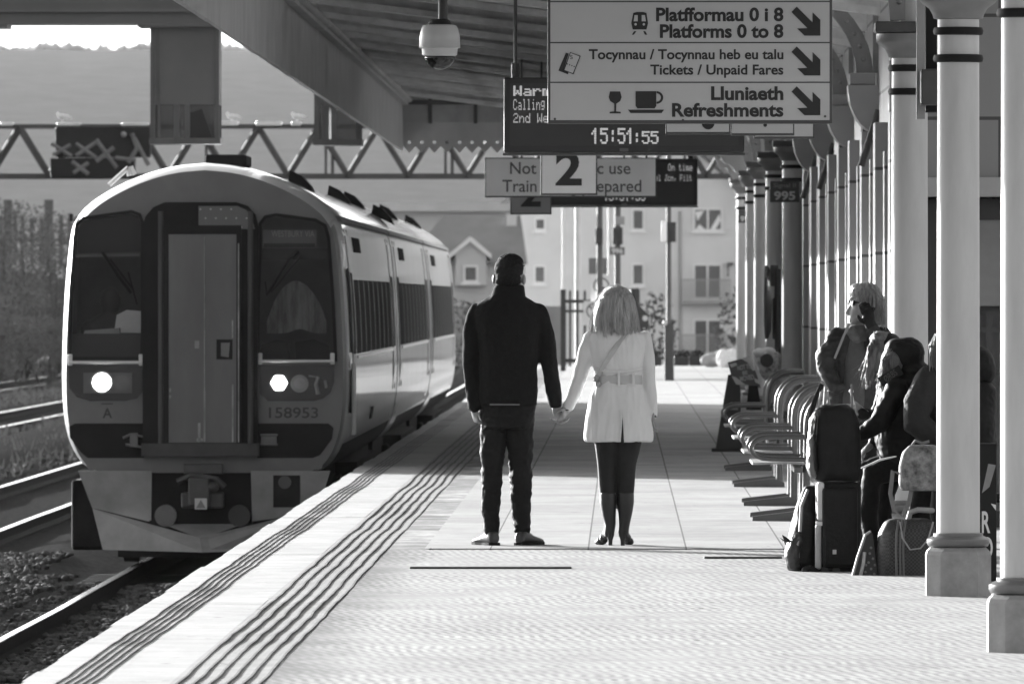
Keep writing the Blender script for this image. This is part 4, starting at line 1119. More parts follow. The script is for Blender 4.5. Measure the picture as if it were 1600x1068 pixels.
# ================================================================ train
TD, TX = 99.0, -3.80
KT = TD / F
M_body = mat('train_side_paint', .42, .4, .06, .6, spec=.2, coat=.6)
M_roofp = mat('train_roof', .5, .3, .12, .8, coat=.8)
M_front = mat('train_front_paint', .115, .42, .18, 1.8)
M_skirt = mat('train_skirt', .22, .6, .25, 2.5, bump=.1)
M_rub = mat('black_rubber', .014, .6, .25, 4, spec=.15)
M_under = mat('underframe_grime', .016, .9, .4, 4, spec=.1)
M_door = mat('gangway_door', .115, .5, .22, 2.2, stretch=(1, 1, .25))
M_glassd = glass('windscreen_glass', .8)
M_sideglass = mat('side_glass', .10, .35, 0, spec=.0)
def T(px, py, y=TD):            # front plane point
    return Vector((( px - CX) * KT, y, EYE - (py - CY) * KT))
prof_half = [(.98, .86), (1.14, .92), (1.27, 1.14), (1.325, 1.45), (1.33, 1.9), (1.305, 2.5), (1.255, 3.02), (1.205, 3.17), (1.10, 3.30), (.90, 3.44), (.60, 3.58), (.30, 3.665), (0, 3.69)]
def chaikin(p):
    o = [p[0]]
    for a_, b_ in zip(p, p[1:]): o += [(a_[0] * .75 + b_[0] * .25, a_[1] * .75 + b_[1] * .25), (a_[0] * .25 + b_[0] * .75, a_[1] * .25 + b_[1] * .75)]
    return o[:1] + o[1:] + [p[-1]]
prof_half = chaikin(chaikin(prof_half))
full = [(x, z) for x, z in prof_half] + [(-x, z) for x, z in reversed(prof_half[:-1])]
def section(y, sx=1.0, dz=0.0, szt=1.0, ox=0.0): return [(TX + ox + x * sx, y, RAIL_Z + .86 + (z - .86) * szt + dz) for x, z in full]
tr = thing('train', 'grey diesel train with its headlight lit, standing at the platform', 'train', (TX, TD, RAIL_Z))
CARL = 21.0
def skin(y0, y1, front):
    rings = []
    if front: rings += [section(y0, .950, 0, .972), section(y0 + .10, .972, 0, .988), section(y0 + .45, .995, 0, .998), section(y0 + 1.0)]
    else: rings += [section(y0)]
    rings += [section(y0 + 3.0), section(y1)]
    return rings
NH = len(full)
def profx(z):                                   # half width of the body at a height above the rail
    for (xa, za), (xb, zb) in zip(prof_half, prof_half[1:]):
        if za <= z <= zb: return xa + (xb - xa) * (z - za) / (zb - za)
    return 1.2
def side_patch(mb, y0, y1, z0, z1, out=.005, side=1, th=.012):
    n = 4; a_, b_ = [], []
    for k in range(n + 1):
        z = z0 + (z1 - z0) * k / n; x = profx(z)
        a_.append((TX + side * (x + out), z + RAIL_Z)); b_.append((TX + side * (x + out - th), z + RAIL_Z))
    pts = a_ + b_[::-1]
    return mb.prism_y(pts, y0, y1)
winf = None
bend = [0.0, 0.0, 0.0]
for c in range(3):
    y0 = TD + c * (CARL + .0); y1 = y0 + CARL - .55
    if c: y0 += .0
    mb = MB(); rr = skin(y0, y1, c == 0)
    mb.loft(rr, cap=False)
    mats_ = []
    for k in range(len(rr) - 1):
        for i in range(NH):
            zi = full[i][1]; zj = full[(i + 1) % NH][1]; zm = (zi + zj) / 2
            mats_.append(2 if (c == 0 and k == 0) and zm < 3.15 else (1 if zm > 3.17 else (3 if zm < 1.15 and k > 1 - (c > 0) else 0)))
    mb.m = mats_
    if c: mb.poly(section(y0), 0)
    mb.m = mats_ + [0] * (len(mb.f) - len(mats_))
    mb.poly(section(y1), 0); mb.m[-1] = 0
    body = mb.build('car_body', [M_body, M_roofp, M_front, M_under], tr, 35)
    off = 2.6 if c == 0 else 2.3
    for s in (1, -1):
        pitch = (CARL - off - 2.6) / 8
        for w in range(8):
            ya = y0 + off + w * pitch
            m_ = MB(); side_patch(m_, ya, ya + pitch * .74, 1.93, 2.62, .006, s); m_.build('window', M_sideglass, body)
        m_ = MB(); side_patch(m_, y0 + off - .05, y0 + off + 8 * pitch, 1.885, 1.915, .012, s); m_.build('window_ledge', mat('ledge_alloy', .6, .3, .05, 5, metal=.5), body)
        m_ = MB(); side_patch(m_, y0 + 3.6, y0 + 6.2, 2.88, 3.02, .01, s); m_.build('vent_grille', M_under, body)
        # plug doors near both ends, drawn by their deep seams
        for ya in (y0 + .95, y1 - 1.95):
            dm = MB(); side_patch(dm, ya + .03, ya + .97, 1.17, 3.02, .010, s); dd = dm.build('door', M_body, body)
            dm = MB()
            for yy in (ya - .05, ya + .98): side_patch(dm, yy, yy + .07, .95, 3.08, .006, s)
            dm.build('door_seam', M_rub, dd)
            dm = MB(); side_patch(dm, ya + .25, ya + .75, 1.93, 2.68, .014, s); dm.build('door_window', M_sideglass, dd)
        m_ = MB(); side_patch(m_, y0 + (.6 if c == 0 else 0), y1, 3.15, 3.20, .03, s, .04); m_.build('gutter', mat('gutter_grey', .12, .5, .2, 3), body)
        if c == 0:
            m_ = MB(); side_patch(m_, y0 + 9.0, y0 + 9.8, 1.25, 1.37, .01, s); m_.build('filler_cap', M_under, body)
    # roof pods, and a rib across the roof
    for (pa, xa, xb, hh) in (((5.2, .60, .85, .10), (19.0, .60, .86, .10)), ((4.6, .60, .86, .10),), ((1.8, .60, .86, .11), (18.6, .60, .86, .10)))[c]:
        m_ = MB(); ring = []
        za = lambda x: [z for z in [prof_half[-1][1]]][0]
        def topz(x):
            for (x1_, z1_), (x2_, z2_) in zip(prof_half, prof_half[1:]):
                if x2_ <= x <= x1_: return z1_ + (z2_ - z1_) * (x1_ - x) / (x1_ - x2_)
            return 3.69
        pts = [(TX + x, RAIL_Z + topz(x) - .02) for x in (xa, (xa + xb) / 2, xb)] + [(TX + xb - .03, RAIL_Z + topz(xb) + hh * .55), (TX + (xa + xb) / 2, RAIL_Z + topz((xa + xb) / 2) + hh), (TX + xa + .02, RAIL_Z + topz(xa) + hh)]
        m_.prism_y(pts, y0 + pa, y0 + pa + .7); m_.build('roof_pod', M_under, body)
        if c == 1:
            m_ = MB(); pts2 = [(p[0] + .30, p[1] - .14) for p in pts]; m_.prism_y(pts2, y0 + pa + 1.2, y0 + pa + 1.7); m_.build('roof_pod', M_under, body)
    MB().box(TX - 1.0, TX + 1.02, y0 + 1.2, y1 - .4, RAIL_Z + .42, RAIL_Z + .855).box(TX - 1.2, TX + 1.23, y0 + 6.5, y1 - 5.5, RAIL_Z + .30, RAIL_Z + .86).build('underframe', M_under, body)
    for yb in (y0 + 3.3, y1 - 3.0):
        bg = MB().box(TX - 1.05, TX + 1.08, yb - 1.6, yb + 1.6, RAIL_Z + .35, RAIL_Z + .62).box(TX + 1.08, TX + 1.16, yb - .3, yb + .3, RAIL_Z + .2, RAIL_Z + .8, bev=.03)
        bo = bg.build('bogie', M_under, body)
        for yw in (yb - 1.3, yb + 1.3):
            for s in (-1, 1):
                m_ = MB(); x = TX + s * .75
                m_.prism_x([(yw + .42 * math.cos(q * .2618), RAIL_Z + .423 + .42 * math.sin(q * .2618)) for q in range(24)], x - .07, x + .07); m_.build('wheel', M_under, bo)
    if c < 2:
        MB().box(TX - .7, TX + .7, y1 + .003, y1 + .547, RAIL_Z + .9, RAIL_Z + 3.1).build('gangway_bellows', M_rub, body)
        mb = MB(); 
        for q in range(3): mb.tube([(TX + .9, y1 - .05, RAIL_Z + .8 - .12 * q), (TX + 1.0, y1 + .27, RAIL_Z + .55 - .12 * q), (TX + .9, y1 + .6, RAIL_Z + .8 - .12 * q)], .03, 6)
        mb.build('hoses', M_under, body)

# ---- cab front: one plate with two windscreen openings
cab = tr
outer = [Vector((TX + x * .950, TD, RAIL_Z + .86 + (z - .86) * .972)) for x, z in full]
lw = [(119, 372), (122, 352), (132, 343), (205, 333), (216, 337), (220, 348), (220, 508), (219, 557), (111, 557), (113, 470)]
rw = [(410, 372), (409, 350), (416, 341), (432, 338), (492, 346), (506, 354), (511, 372), (518, 470), (522, 560), (404, 560), (406, 470)]
bm = bmesh.new(); edges = []
for loop in (outer, [T(*p) for p in lw], [T(*p) for p in rw]):
    vv = [bm.verts.new(p) for p in loop]
    edges += [bm.edges.new((vv[i], vv[(i + 1) % len(vv)])) for i in range(len(vv))]
bmesh.ops.triangle_fill(bm, edges=edges, use_beauty=True)
mb = MB(); mb.bm(bm); front = mb.build('cab_front', M_front, tr)
# interior box behind the windscreens
M_in = mat('cab_interior', .06, .8, .3, 2)
cr = [(110, 602), (117, 380), (140, 338), (502, 338), (516, 380), (524, 602)]
mb = MB().loft([[T(p[0], p[1], TD + .02) for p in cr], [T(p[0], p[1], TD + .9) for p in cr]], cap=False); mb.poly([T(p[0], p[1], TD + .9) for p in cr]); mb.build('cab_interior', M_in, tr)
M_gask = mat('gasket', .010, .5, .1, 4, spec=.2)
def ring_frame(poly, grow, name, m, y, th=.025):
    c = Vector((sum(p[0] for p in poly) / len(poly), sum(p[1] for p in poly) / len(poly)))
    o = []
    n = len(poly)
    area = sum(poly[i][0] * poly[(i + 1) % n][1] - poly[(i + 1) % n][0] * poly[i][1] for i in range(n))
    sg = 1 if area > 0 else -1
    for i in range(n):
        p0, p1, p2 = Vector(poly[i - 1]), Vector(poly[i]), Vector(poly[(i + 1) % n])
        e1, e2 = (p1 - p0).normalized(), (p2 - p1).normalized()
        nn = (Vector((e1.y, -e1.x)) + Vector((e2.y, -e2.x))).normalized() * sg
        o.append(p1 + nn * grow / max(.5, nn.dot(Vector((e1.y, -e1.x)) * sg)))
    rings = [[T(p[0], p[1], y + th) for p in poly], [T(p[0], p[1], y) for p in poly], [T(p.x, p.y, y) for p in o], [T(p.x, p.y, y + th) for p in o]]
    return MB().loft(rings, cap=False).build(name, m, tr)
def plate(poly, name, m, y, th, parent=None):
    mb = MB(); n = len(poly)
    P0 = [T(p[0], p[1], y) for p in poly]; P1 = [T(p[0], p[1], y + th) for p in poly]
    mb.add(P0 + P1, [tuple(range(n))] + [(i, i + n, (i + 1) % n + n, (i + 1) % n) for i in range(n)])
    return mb.build(name, m, parent or tr)
for poly, k in ((lw, 0), (rw, 1)):
    wf = ring_frame(poly, 5, 'windscreen', M_gask, TD - .02)
    mb = MB(); mb.poly([T(p[0], p[1], TD - .004) for p in poly]); mb.build('glass', M_glassd, wf)
    # dark sun band at the top, and destination blind on the right side
    if k == 0:
        plate([(121, 372), (122, 353), (132, 344), (205, 334), (215, 338), (219, 348), (219, 393), (120, 396)], 'sun_band', M_gask, TD + .004, .004, wf)
        plate([(118, 398), (218, 396), (218, 400), (118, 402)], 'band_edge', mat('band_grey', .10, .5, .1, 4), TD + .003, .004, wf)
    else:
        plate([(412, 380), (492, 380), (492, 386), (412, 386)], 'blind_foot', M_gask, TD + .012, .01, wf)
        bl = plate([(411, 359), (494, 359), (494, 384), (411, 384)], 'destination_blind', mat('blind_grey', .09, .5, .1, 4), TD + .02, .02, wf)
        mb = MB(); a1, b1 = T(424, 370), T(491, 360); text_mb(mb, 'WESTBURY VIA', a1.x, b1.x, a1.z, b1.z, TD + .012); mb.build('blind_lettering', mat('blind_ink', .24, .5, 0), bl)
        plate([(409, 388), (513, 388), (515, 405), (408, 405)], 'cross_band', M_gask, TD + .004, .004, wf)
# wiper arms
def wiper(pts, r):
    mb = MB()
    for p, q in zip(pts, pts[1:]): mb.tube([T(p[0], p[1], TD - .05), T(q[0], q[1], TD - .05)], r, 8)
    return mb
w_ = wiper([(160, 394), (186, 432), (205, 458)], .016); w_.tube([T(172, 405, TD - .06), T(208, 452, TD - .06)], .010, 6); w_.tube([T(200, 425, TD - .04), T(214, 476, TD - .04)], .008, 6); w_.build('wiper', M_gask, tr)
w_ = wiper([(466, 392), (452, 405), (418, 458)], .014); w_.tube([T(472, 398, TD - .05), T(424, 456, TD - .05)], .010, 6); w_.tube([T(414, 440, TD - .04), T(417, 462, TD - .04)], .008, 6); w_.build('wiper', M_gask, tr)
# what shows through the glass: driver, papers, pale curtain, console
drv = Soft(); q = T(168, 470, TD + .5)
drv.ball(q, (.10, .11, .13)).ball((q.x - .02, q.y, q.z - .36), (.24, .16, .26)).tube([(q.x, q.y, q.z - .1), (q.x, q.y, q.z - .2)], .07)
drv.tube([(q.x - .2, q.y, q.z - .25), (q.x - .18, q.y - .2, q.z - .45), (q.x - .02, q.y - .3, q.z - .5)], [.075, .06, .05], 10, 0, True).tube([(q.x + .18, q.y, q.z - .25), (q.x + .2, q.y - .2, q.z - .45), (q.x + .06, q.y - .3, q.z - .5)], [.075, .06, .05], 10, 0, True)
dt = thing('person', 'train driver in dark clothes behind the left windscreen', 'person', (q.x, q.y, q.z - .6))
drv.melt('body', mat('driver_dark', .03, .8, .2, 5), dt, .015, 3)
plate([(180, 492), (196, 484), (219, 486), (219, 520), (176, 520)], 'white_papers', mat('paper_grey', .55, .7, .1, 5), TD + .25, .02)
plate([(112, 521), (219, 521), (219, 557), (110, 557)], 'console', mat('console_dark', .03, .7, .2, 4), TD + .06, .3)
plate([(132, 516), (186, 512), (186, 521), (130, 521)], 'console_top', mat('console_grey', .2, .7, .2, 4), TD + .05, .2)
mb = MB(); 
rr = []
tops = [502, 486, 472, 461, 452, 446, 442, 439, 438, 440, 443, 447, 454, 462, 472, 485, 503]
for t_ in (0, .3, .6, 1.0):
    rr.append([T(414 + 94 * i / 16, tp + (521 - tp - (7 * math.exp(-((i - 9) / 2.6) ** 2))) * t_, TD + .40 + .035 * math.sin(i * 1.9 + t_) + .0008 * (i - 8) ** 2) for i, tp in enumerate(tops)])
mb.loft(rr, cap=False, closed=False); mb.build('curtain', mat('pale_curtain', .19, .8, .6, 3, stretch=(6, 1, 1)), tr, 180)
plate([(404, 560), (408, 538), (430, 531), (448, 534), (452, 560)], 'seat_back', M_under, TD + .12, .1); plate([(462, 560), (460, 534), (490, 530), (512, 540), (518, 560)], 'seat_back', M_under, TD + .12, .1)
# white bars under the screens
for (xa, xb, y_) in ((108, 222, 566), (405, 521, 564)):
    mb = MB(); mb.tube([T(xa, y_, TD - .07), T(xb, y_, TD - .07)], .013, 10)
    for x in (xa + 1, xb - 2):
        a1, b1 = T(x - 3, y_ + 5), T(x + 4, y_ - 13); mb.box(a1.x, b1.x, TD - .075, TD - .003, a1.z, b1.z, bev=.008)
    mb.build('grab_bar', mat('white_bar', .55, .4, .1, 6), tr)
# lamp clusters
lc = [(106, 570), (222, 570), (222, 612), (214, 622), (196, 626), (140, 626), (120, 620), (108, 606)]
rc = [(405, 570), (522, 570), (522, 596), (517, 612), (505, 622), (490, 626), (418, 626), (407, 616)]
M_clus = mat('cluster_black', .016, .25, .15, 5)
c1, c2 = plate(lc, 'lamp_cluster', M_clus, TD - .012, .01), plate(rc, 'lamp_cluster', M_clus, TD - .012, .01)
plate([(130, 582), (206, 582), (206, 614), (130, 614)], 'lamp_tray', mat('lamp_tray', .07, .3, .2, 6), TD - .016, .003, c1)
M_lit = mat('lit_headlight', .9, .3, 0, emit=6.0)
def disc(px, py, r, y, th, name, m, parent, n=28):
    c = T(px, py); return MB().cyl_y((c.x, c.z), r * KT, y, y + th, n).build(name, m, parent)
disc(159, 597, 18, TD - .03, .012, 'headlight_bezel', mat('bezel', .12, .3, .1, 6), c1)
disc(159, 597, 14.5, TD - .036, .005, 'headlight', M_lit, c1)
disc(190, 598, 13, TD - .024, .007, 'tail_lamp', mat('lamp_dull', .11, .25, .2, 6), c1)
hl = MB()
for i in range(-3, 4):
    for j in range(-3, 4):
        u, v_ = i + (j % 2) * .5, j * .87
        if u * u + v_ * v_ < 10.5 and abs(v_) < 2.7:
            c = T(436 + u * 3.6, 598 + v_ * 3.4); hl.cyl_y((c.x, c.z), 2.1 * KT, TD - .032, TD - .022, 10)
disc(436, 598, 14, TD - .021, .006, 'headlight_bezel', mat('bezel', .12), c2)
hl.build('headlight', M_lit, c2)
lm = disc(468, 599, 14, TD - .022, .007, 'tail_lamp', mat('lamp_grey', .16, .3, .2, 8), c2)
disc(468, 598, 9, TD - .026, .003, 'lens', mat('lens_grey', .24, .2, .2, 9), lm)
mb = MB(); mb.tube([T(482, 587, TD - .02), T(498, 589, TD - .02)], .01, 6); mb.tube([T(498, 589, TD - .02), T(494, 600, TD - .02), T(497, 616, TD - .02)], .02, 8); mb.tube([T(508, 594, TD - .02), T(510, 606, TD - .02)], .015, 6); mb.build('lamp_fittings', mat('fitting_grey', .16, .4, .2, 9), c2)
# gangway surround with a rounded top, door, perforated plate
gs = [(224, 705), (222, 360), (228, 338), (240, 324), (258, 316), (370, 316), (388, 322), (400, 336), (405, 358), (403, 705)]
gw = plate(gs, 'gangway_surround', M_rub, TD - .13, .127)
plate([(222, 692), (405, 692), (405, 712), (222, 712)], 'gangway_step', mat('step_grime', .045, .7, .3, 5), TD - .19, .187)
mb = MB()
for x in (252, 392): mb.tube([T(x, 330, TD - .14), T(x, 700, TD - .14)], .025, 10)
mb.build('buffing_rubber', mat('worn_rubber', .045, .7, .4, 2, stretch=(1, 1, .4)), gw)
fr = MB(); o4 = (TD - .16, TD - .133)
for x0, x1, y0, y1 in ((256, 263, 352, 700), (371, 378, 352, 700), (263, 371, 352, 364), (263, 371, 692, 700)):
    p, q = T(x0, y1), T(x1, y0); fr.box(p.x, q.x, o4[0], o4[1], p.z, q.z)
gd = plate([(264, 366), (370, 366), (370, 691), (264, 691)], 'gangway_door', M_door, TD - .14, .007)
fr.build('door_frame', M_gask, gd)
mb = MB(); mb.tube([T(320.5, 370, TD - .142), T(320.5, 690, TD - .142)], .006, 6); mb.box(T(319, 0).x, T(322, 0).x, TD - .146, TD - .141, T(0, 688).z, T(0, 610).z); mb.build('seam', mat('scuffed_seam', .22, .5, .5, 3), gd)
mb = MB()
for x0, x1, y0, y1 in ((363, 365.5, 600, 690), (363, 365, 500, 528), (310, 314, 660, 690), (308, 318, 684, 689), (265, 268, 606, 612), (265, 268, 617, 622), (305, 312, 532, 544), (372.5, 374.5, 380, 690)):
    p, q = T(x0, y1), T(x1, y0); mb.box(p.x, q.x, TD - .146 if x0 < 370 else TD - .164, TD - .1405 if x0 < 370 else TD - .1605, p.z, q.z)
mb.build('scuffs', mat('worn_metal', .26, .5, .5, 5), gd)
hb = plate([(339, 530), (364, 530), (364, 561), (339, 561)], 'handle_box', M_gask, TD - .15, .009, gd)
plate([(346, 535), (360, 535), (358, 558), (346, 556)], 'handle', mat('handle_grey', .14, .4, .2, 5), TD - .158, .006, hb)
pp = plate([(311, 322), (372, 322), (385, 328), (394, 340), (399, 358), (311, 358)], 'perforated_plate', mat('plate_painted', .085, .4, .1, 4), TD - .15, .017)
mb = MB()
for r, y_ in enumerate((327, 341, 355)):
    for k in range(6):
        x = 314 + k * 16 + (8 if r == 1 else 0)
        if x < (372 if r == 0 else 392): c = T(x, y_); mb.cyl_y((c.x, c.z), .0085, TD - .153, TD - .1505, 8)
mb.build('rivets', mat('bright_rivet', .3, .3, 0), pp)
# lower recessed panels
for poly in ([(111, 668), (118, 664), (222, 664), (222, 712), (138, 712), (128, 704), (112, 682)], [(405, 664), (512, 664), (518, 669), (516, 684), (498, 708), (488, 712), (405, 712)]):
    lp = ring_frame(poly, 3, 'lower_panel', M_gask, TD - .012)
    mb = MB(); mb.poly([T(p[0], p[1], TD - .004) for p in poly]); mb.build('panel_back', M_rub, lp)
mb = MB(); mb.tube([T(407, 679, TD - .06), T(434, 679, TD - .06)], .010, 8).tube([T(407, 694, TD - .06), T(434, 694, TD - .06)], .010, 8).box(T(408, 0).x, T(432, 0).x, TD - .05, TD - .005, T(0, 692).z, T(0, 681).z); mb.build('jumper_socket', mat('socket_grey', .10, .4, .3, 6), tr)
mb = MB(); mb.tube([T(192, 684, TD - .05), T(204, 678, TD - .05), T(225, 682, TD - .05)], .012, 8).tube([T(196, 694, TD - .05), T(222, 698, TD - .05)], .012, 8).box(T(203, 0).x, T(215, 0).x, TD - .06, TD - .005, T(0, 698).z, T(0, 676).z); mb.build('jumper_socket', mat('socket_grey', .10), tr)
# number
mb = MB(); a1, b1 = T(420, 653), T(497, 636); text_mb(mb, '158953', a1.x, b1.x, a1.z, b1.z, TD - .004, .012); mb.build('unit_number', mat('number_dark', .025, .5, 0), tr)
mb = MB(); a1, b1 = T(160, 653), T(175, 637); text_mb(mb, 'A', a1.x, b1.x, a1.z, b1.z, TD - .004, .02); mb.box(T(158, 0).x, T(176, 0).x, TD - .004, TD - .003, T(0, 631.5).z, T(0, 629.5).z); mb.build('car_letter', mat('number_dark', .025), tr)
# lower valance of the body colour
plate([(128, 714), (232, 714), (232, 733), (138, 733)], 'lower_edge', M_front, TD - .008, .006); plate([(396, 714), (508, 714), (502, 733), (396, 733)], 'lower_edge', M_front, TD - .008, .006)
# skirts, coupler recess, buffers, plough
plate([(122, 735), (237, 735), (236, 812), (232, 814), (144, 793)], 'skirt', M_skirt, TD - .04, .06)
sk = plate([(392, 735), (516, 735), (498, 795), (470, 804), (394, 814)], 'skirt', M_skirt, TD - .04, .06)
js = plate([(427, 742), (469, 742), (469, 792), (427, 792)], 'socket_panel', M_rub, TD - .045, .004, sk); disc(445, 753, 10, TD - .06, .014, 'socket', mat('socket_disc', .06, .4, .2, 6), js)
plate([(236, 716), (394, 716), (394, 822), (236, 822)], 'coupler_recess', M_rub, TD + .05, .1)
cp = MB().box(T(287, 0).x, T(348, 0).x, TD - .15, TD + .045, T(0, 740).z, T(0, 724).z, bev=.01); cu = cp.build('coupler', mat('coupler_steel', .045, .5, .4, 6), tr)
mb = MB().box(T(284, 0).x, T(350, 0).x, TD - .22, TD + .045, T(0, 793).z, T(0, 768).z, bev=.02).box(T(296, 0).x, T(330, 0).x, TD - .35, TD - .225, T(0, 790).z, T(0, 745).z, bev=.02).tube([T(278, 752, TD - .2), T(300, 742, TD - .2), T(340, 748, TD - .2), T(352, 760, TD - .2)], .03, 8).ball(T(332, 760, TD - .28), (.07, .08, .05))
mb.build('coupler_head', mat('coupler_steel', .045), cu)
lb = plate([(306.5, 777), (325.5, 777), (325.5, 794), (306.5, 794)], 'warning_label', mat('label_white', .45, .5, .1, 5), TD - .36, .008, cu)
mb = MB(); mb.poly([T(*p, TD - .363) for p in ((316, 779), (323.5, 792), (308.5, 792))]); mb.build('warning_triangle', mat('label_grey', .16, .5, 0), lb)
for px, v in ((259, .11), (374, .035)):
    b = disc(px, 805, 17, TD - .10, .14, 'buffer', mat('buffer_face' + str(px), v, .6, .25, 5), tr)
# plough: two facets meeting at the centre, leaning forward at the foot
a1, a2, a3, a4, a5, a6 = T(144, 794, TD), T(314, 838, TD - .42), T(499, 794, TD), T(161, 858, TD - .10), T(320, 860, TD - .62), T(482, 858, TD - .10)
mb = MB(); sh = Vector((0, .04, 0))
for quad in ((a1, a2, a5, a4), (a2, a3, a6, a5)):
    mb.add(list(quad) + [p + sh for p in quad], [(0, 1, 2, 3), (7, 6, 5, 4), (0, 4, 5, 1), (1, 5, 6, 2), (2, 6, 7, 3), (3, 7, 4, 0)])
mb.build('plough', M_skirt, tr)
mb = MB(); b1_, b2_, b3_ = T(255, 818, TD - .06), T(380, 818, TD - .06), T(316, 840, TD - .40); mb.add([b1_, b2_, b3_, b1_ + sh, b2_ + sh, b3_ + sh], [(0, 1, 2), (5, 4, 3), (0, 3, 4, 1), (1, 4, 5, 2), (2, 5, 3, 0)]); mb.build('plough_top', M_skirt, tr)
MB().box(T(104, 0).x, T(170, 0).x, TD + .8, TD + 2.6, T(0, 862).z, T(0, 752).z, bev=.03).build('bogie_side', M_under, tr)
mb = MB()
for k in range(5): mb.box(T(150, 0).x, T(172, 0).x, TD + .6, TD + .62, T(0, 846 - k * 8).z, T(0, 842 - k * 8).z)
mb.build('side_steps', M_under, tr)
mb = MB().box(T(180, 0).x, T(455, 0).x, TD + .5, TD + 1.5, T(0, 872).z, T(0, 735).z); mb.build('under_cab', M_rub, tr)
# roof front details: small lamp bracket, horn pod
MB().box(T(315, 0).x, T(380, 0).x, TD + .8, TD + 2.2, RAIL_Z + 3.66, RAIL_Z + 3.765, bev=.02).build('horn_cover', M_under, tr)
mb = MB(); mb.tube([T(166, 288, TD + .5), T(196, 261, TD + .5)], .022, 6).tube([T(195, 260, TD + .5), T(198, 274, TD + .5)], .022, 6).tube([T(200, 259, TD + .5), T(206, 272, TD + .5)], .022, 6); mb.build('aerial', mat('white_aerial', .6, .4, .05, 5), tr)
MB().box(T(107, 0).x, T(111, 0).x, TD + .2, TD + .4, T(0, 345).z, T(0, 334).z).build('side_bracket', M_under, tr)
# cab side door and droplight on the platform side
m_ = MB(); side_patch(m_, TD + .42, TD + .72, 1.95, 2.72, .012); m_.build('cab_side_window', M_sideglass, tr)
m_ = MB(); side_patch(m_, TD + .40, TD + .62, 1.40, 1.80, .012); sb_ = m_.build('cab_step', M_rub, tr)
mb = MB(); x = TX + 1.345; mb.tube([(x, TD + .38, RAIL_Z + 1.2), (x, TD + .38, RAIL_Z + 1.85)], .015, 8).tube([(x, TD + .8, RAIL_Z + 1.2), (x, TD + .8, RAIL_Z + 1.85)], .015, 8); mb.build('handrail', mat('white_bar', .55), tr)
# ================================================================ people
M_skin = mat('skin', .24, .5, .06, 12, spec=.4)
M_wool = mat('black_wool', .010, .9, .25, 40, bump=.25, bscale=160, spec=.15)
M_trou = mat('black_trousers', .010, .7, .25, 30, bump=.2, bscale=90, spec=.14)
M_shoe = mat('polished_shoe', .025, .42, .2, 12)
M_dhair = mat('dark_hair', .018, .8, .4, 60, bump=.5, bscale=120, spec=.08)
def hand(s, palm, tip_dir, side, r=.0085, curl=.6, L=.085):
    """five fingers on a palm, melted with it: palm centre, finger direction, thumb side"""
    palm, f, sd = Vector(palm), Vector(tip_dir).normalized(), Vector(side).normalized()
    nrm = f.cross(sd).normalized()
    Rm = Matrix((sd, nrm, f)).transposed().to_4x4()
    s.ball(palm, (.040, .016, .050), 0, 16, Rm)
    for k, ln in enumerate((.072, .082, .078, .060)):
        b = palm + sd * (.028 - .0185 * k) + f * .038
        p1 = b + f * ln * .45 + nrm * .006; p2 = p1 + (f * (1 - curl) + nrm * curl).normalized() * ln * .33; p3 = p2 + (f * (1 - curl * 1.5) + nrm * curl * 1.4).normalized() * ln * .25
        s.tube([b, p1, p2, p3], [r, r * .95, r * .9, r * .8], 8, 0, True)
    b = palm + sd * .032 - f * .02
    s.tube([b, b + sd * .022 + f * .02 + nrm * .01, b + sd * .028 + f * .05 + nrm * .02], [r * 1.3, r * 1.15, r], 8, 0, True)
def strands(mb, roots_tips, rng_, r0=.0035, n=4):
    for a_, m1, b_ in roots_tips: mb.tube([a_, m1, b_], [r0, r0, r0 * .35], n)

# ---------------------------------------------------------------- man from behind
D = 67.0; K = D / F
man = thing('person', 'man in a black coat and dark trousers seen from behind, holding the woman\'s hand', 'person', (W(795, 0, D).x, D, .006))
b = Soft()
b.ball_px(D, 796, 424, .015, 22, .098, 25).ball_px(D, 797, 441, .04, 18, .075, 17)
b.limb_px(D, [(795, 445, .0, 16), (794, 475, .0, 17)]).limb_px(D, [(794, 475, 0, 17), (794, 560, 0, 30), (793, 640, 0, 30)])
b.ball_px(D, 818.5, 437, .005, 3.4, .03, 8.5).ball_px(D, 771.8, 436, .01, 3, .03, 8).ball_px(D, 806, 440, .135, 4, .02, 5)
b.ball_px(D, 808, 430, .10, 8, .03, 4).ball_px(D, 807, 449, .105, 7, .02, 3)
for xs in ((738, 742, 742, 742), (848, 858, 867, 871)):
    b.limb_px(D, [(xs[0] + (6 if xs[0] < 800 else -8), 492, 0, 10), (xs[1], 560, .02, 9), (xs[2], 632, -.01, 6.5), (xs[3], 640, -.01, 7)])
for xs in ((770, 769, 768, 767), (814, 813, 814, 815)):
    b.limb_px(D, [(xs[0], 640, 0, 17), (xs[1], 735, .01, 12), (xs[2], 790, .0, 10), (xs[3], 845, .0, 8)])
h1 = W(741, 643, D); hand(b, (h1.x, D - .01, h1.z + .01), (.10, .15, -1), (-.5, 1, .1), curl=.75)
h2 = W(871, 643, D); hand(b, (h2.x, D - .02, h2.z), (.45, -.05, -1), (.8, .8, .5), curl=.9)
b.melt('body', M_skin, man, .005, 3)
h = Soft()
h.ball_px(D, 795, 420, .0, 23, .105, 22).ball_px(D, 794, 434, -.025, 20, .08, 15).ball_px(D, 800, 406, .04, 15, .08, 8).ball_px(D, 797, 408, .03, 20, .09, 12).limb_px(D, [(785, 440, -.045, 11), (803, 440, -.045, 11), ], .5)
mh_ = h.melt('hair', M_dhair, man, .005, 2, .004, (55, 55, 45))
rm_ = random.Random(5); mb = MB()
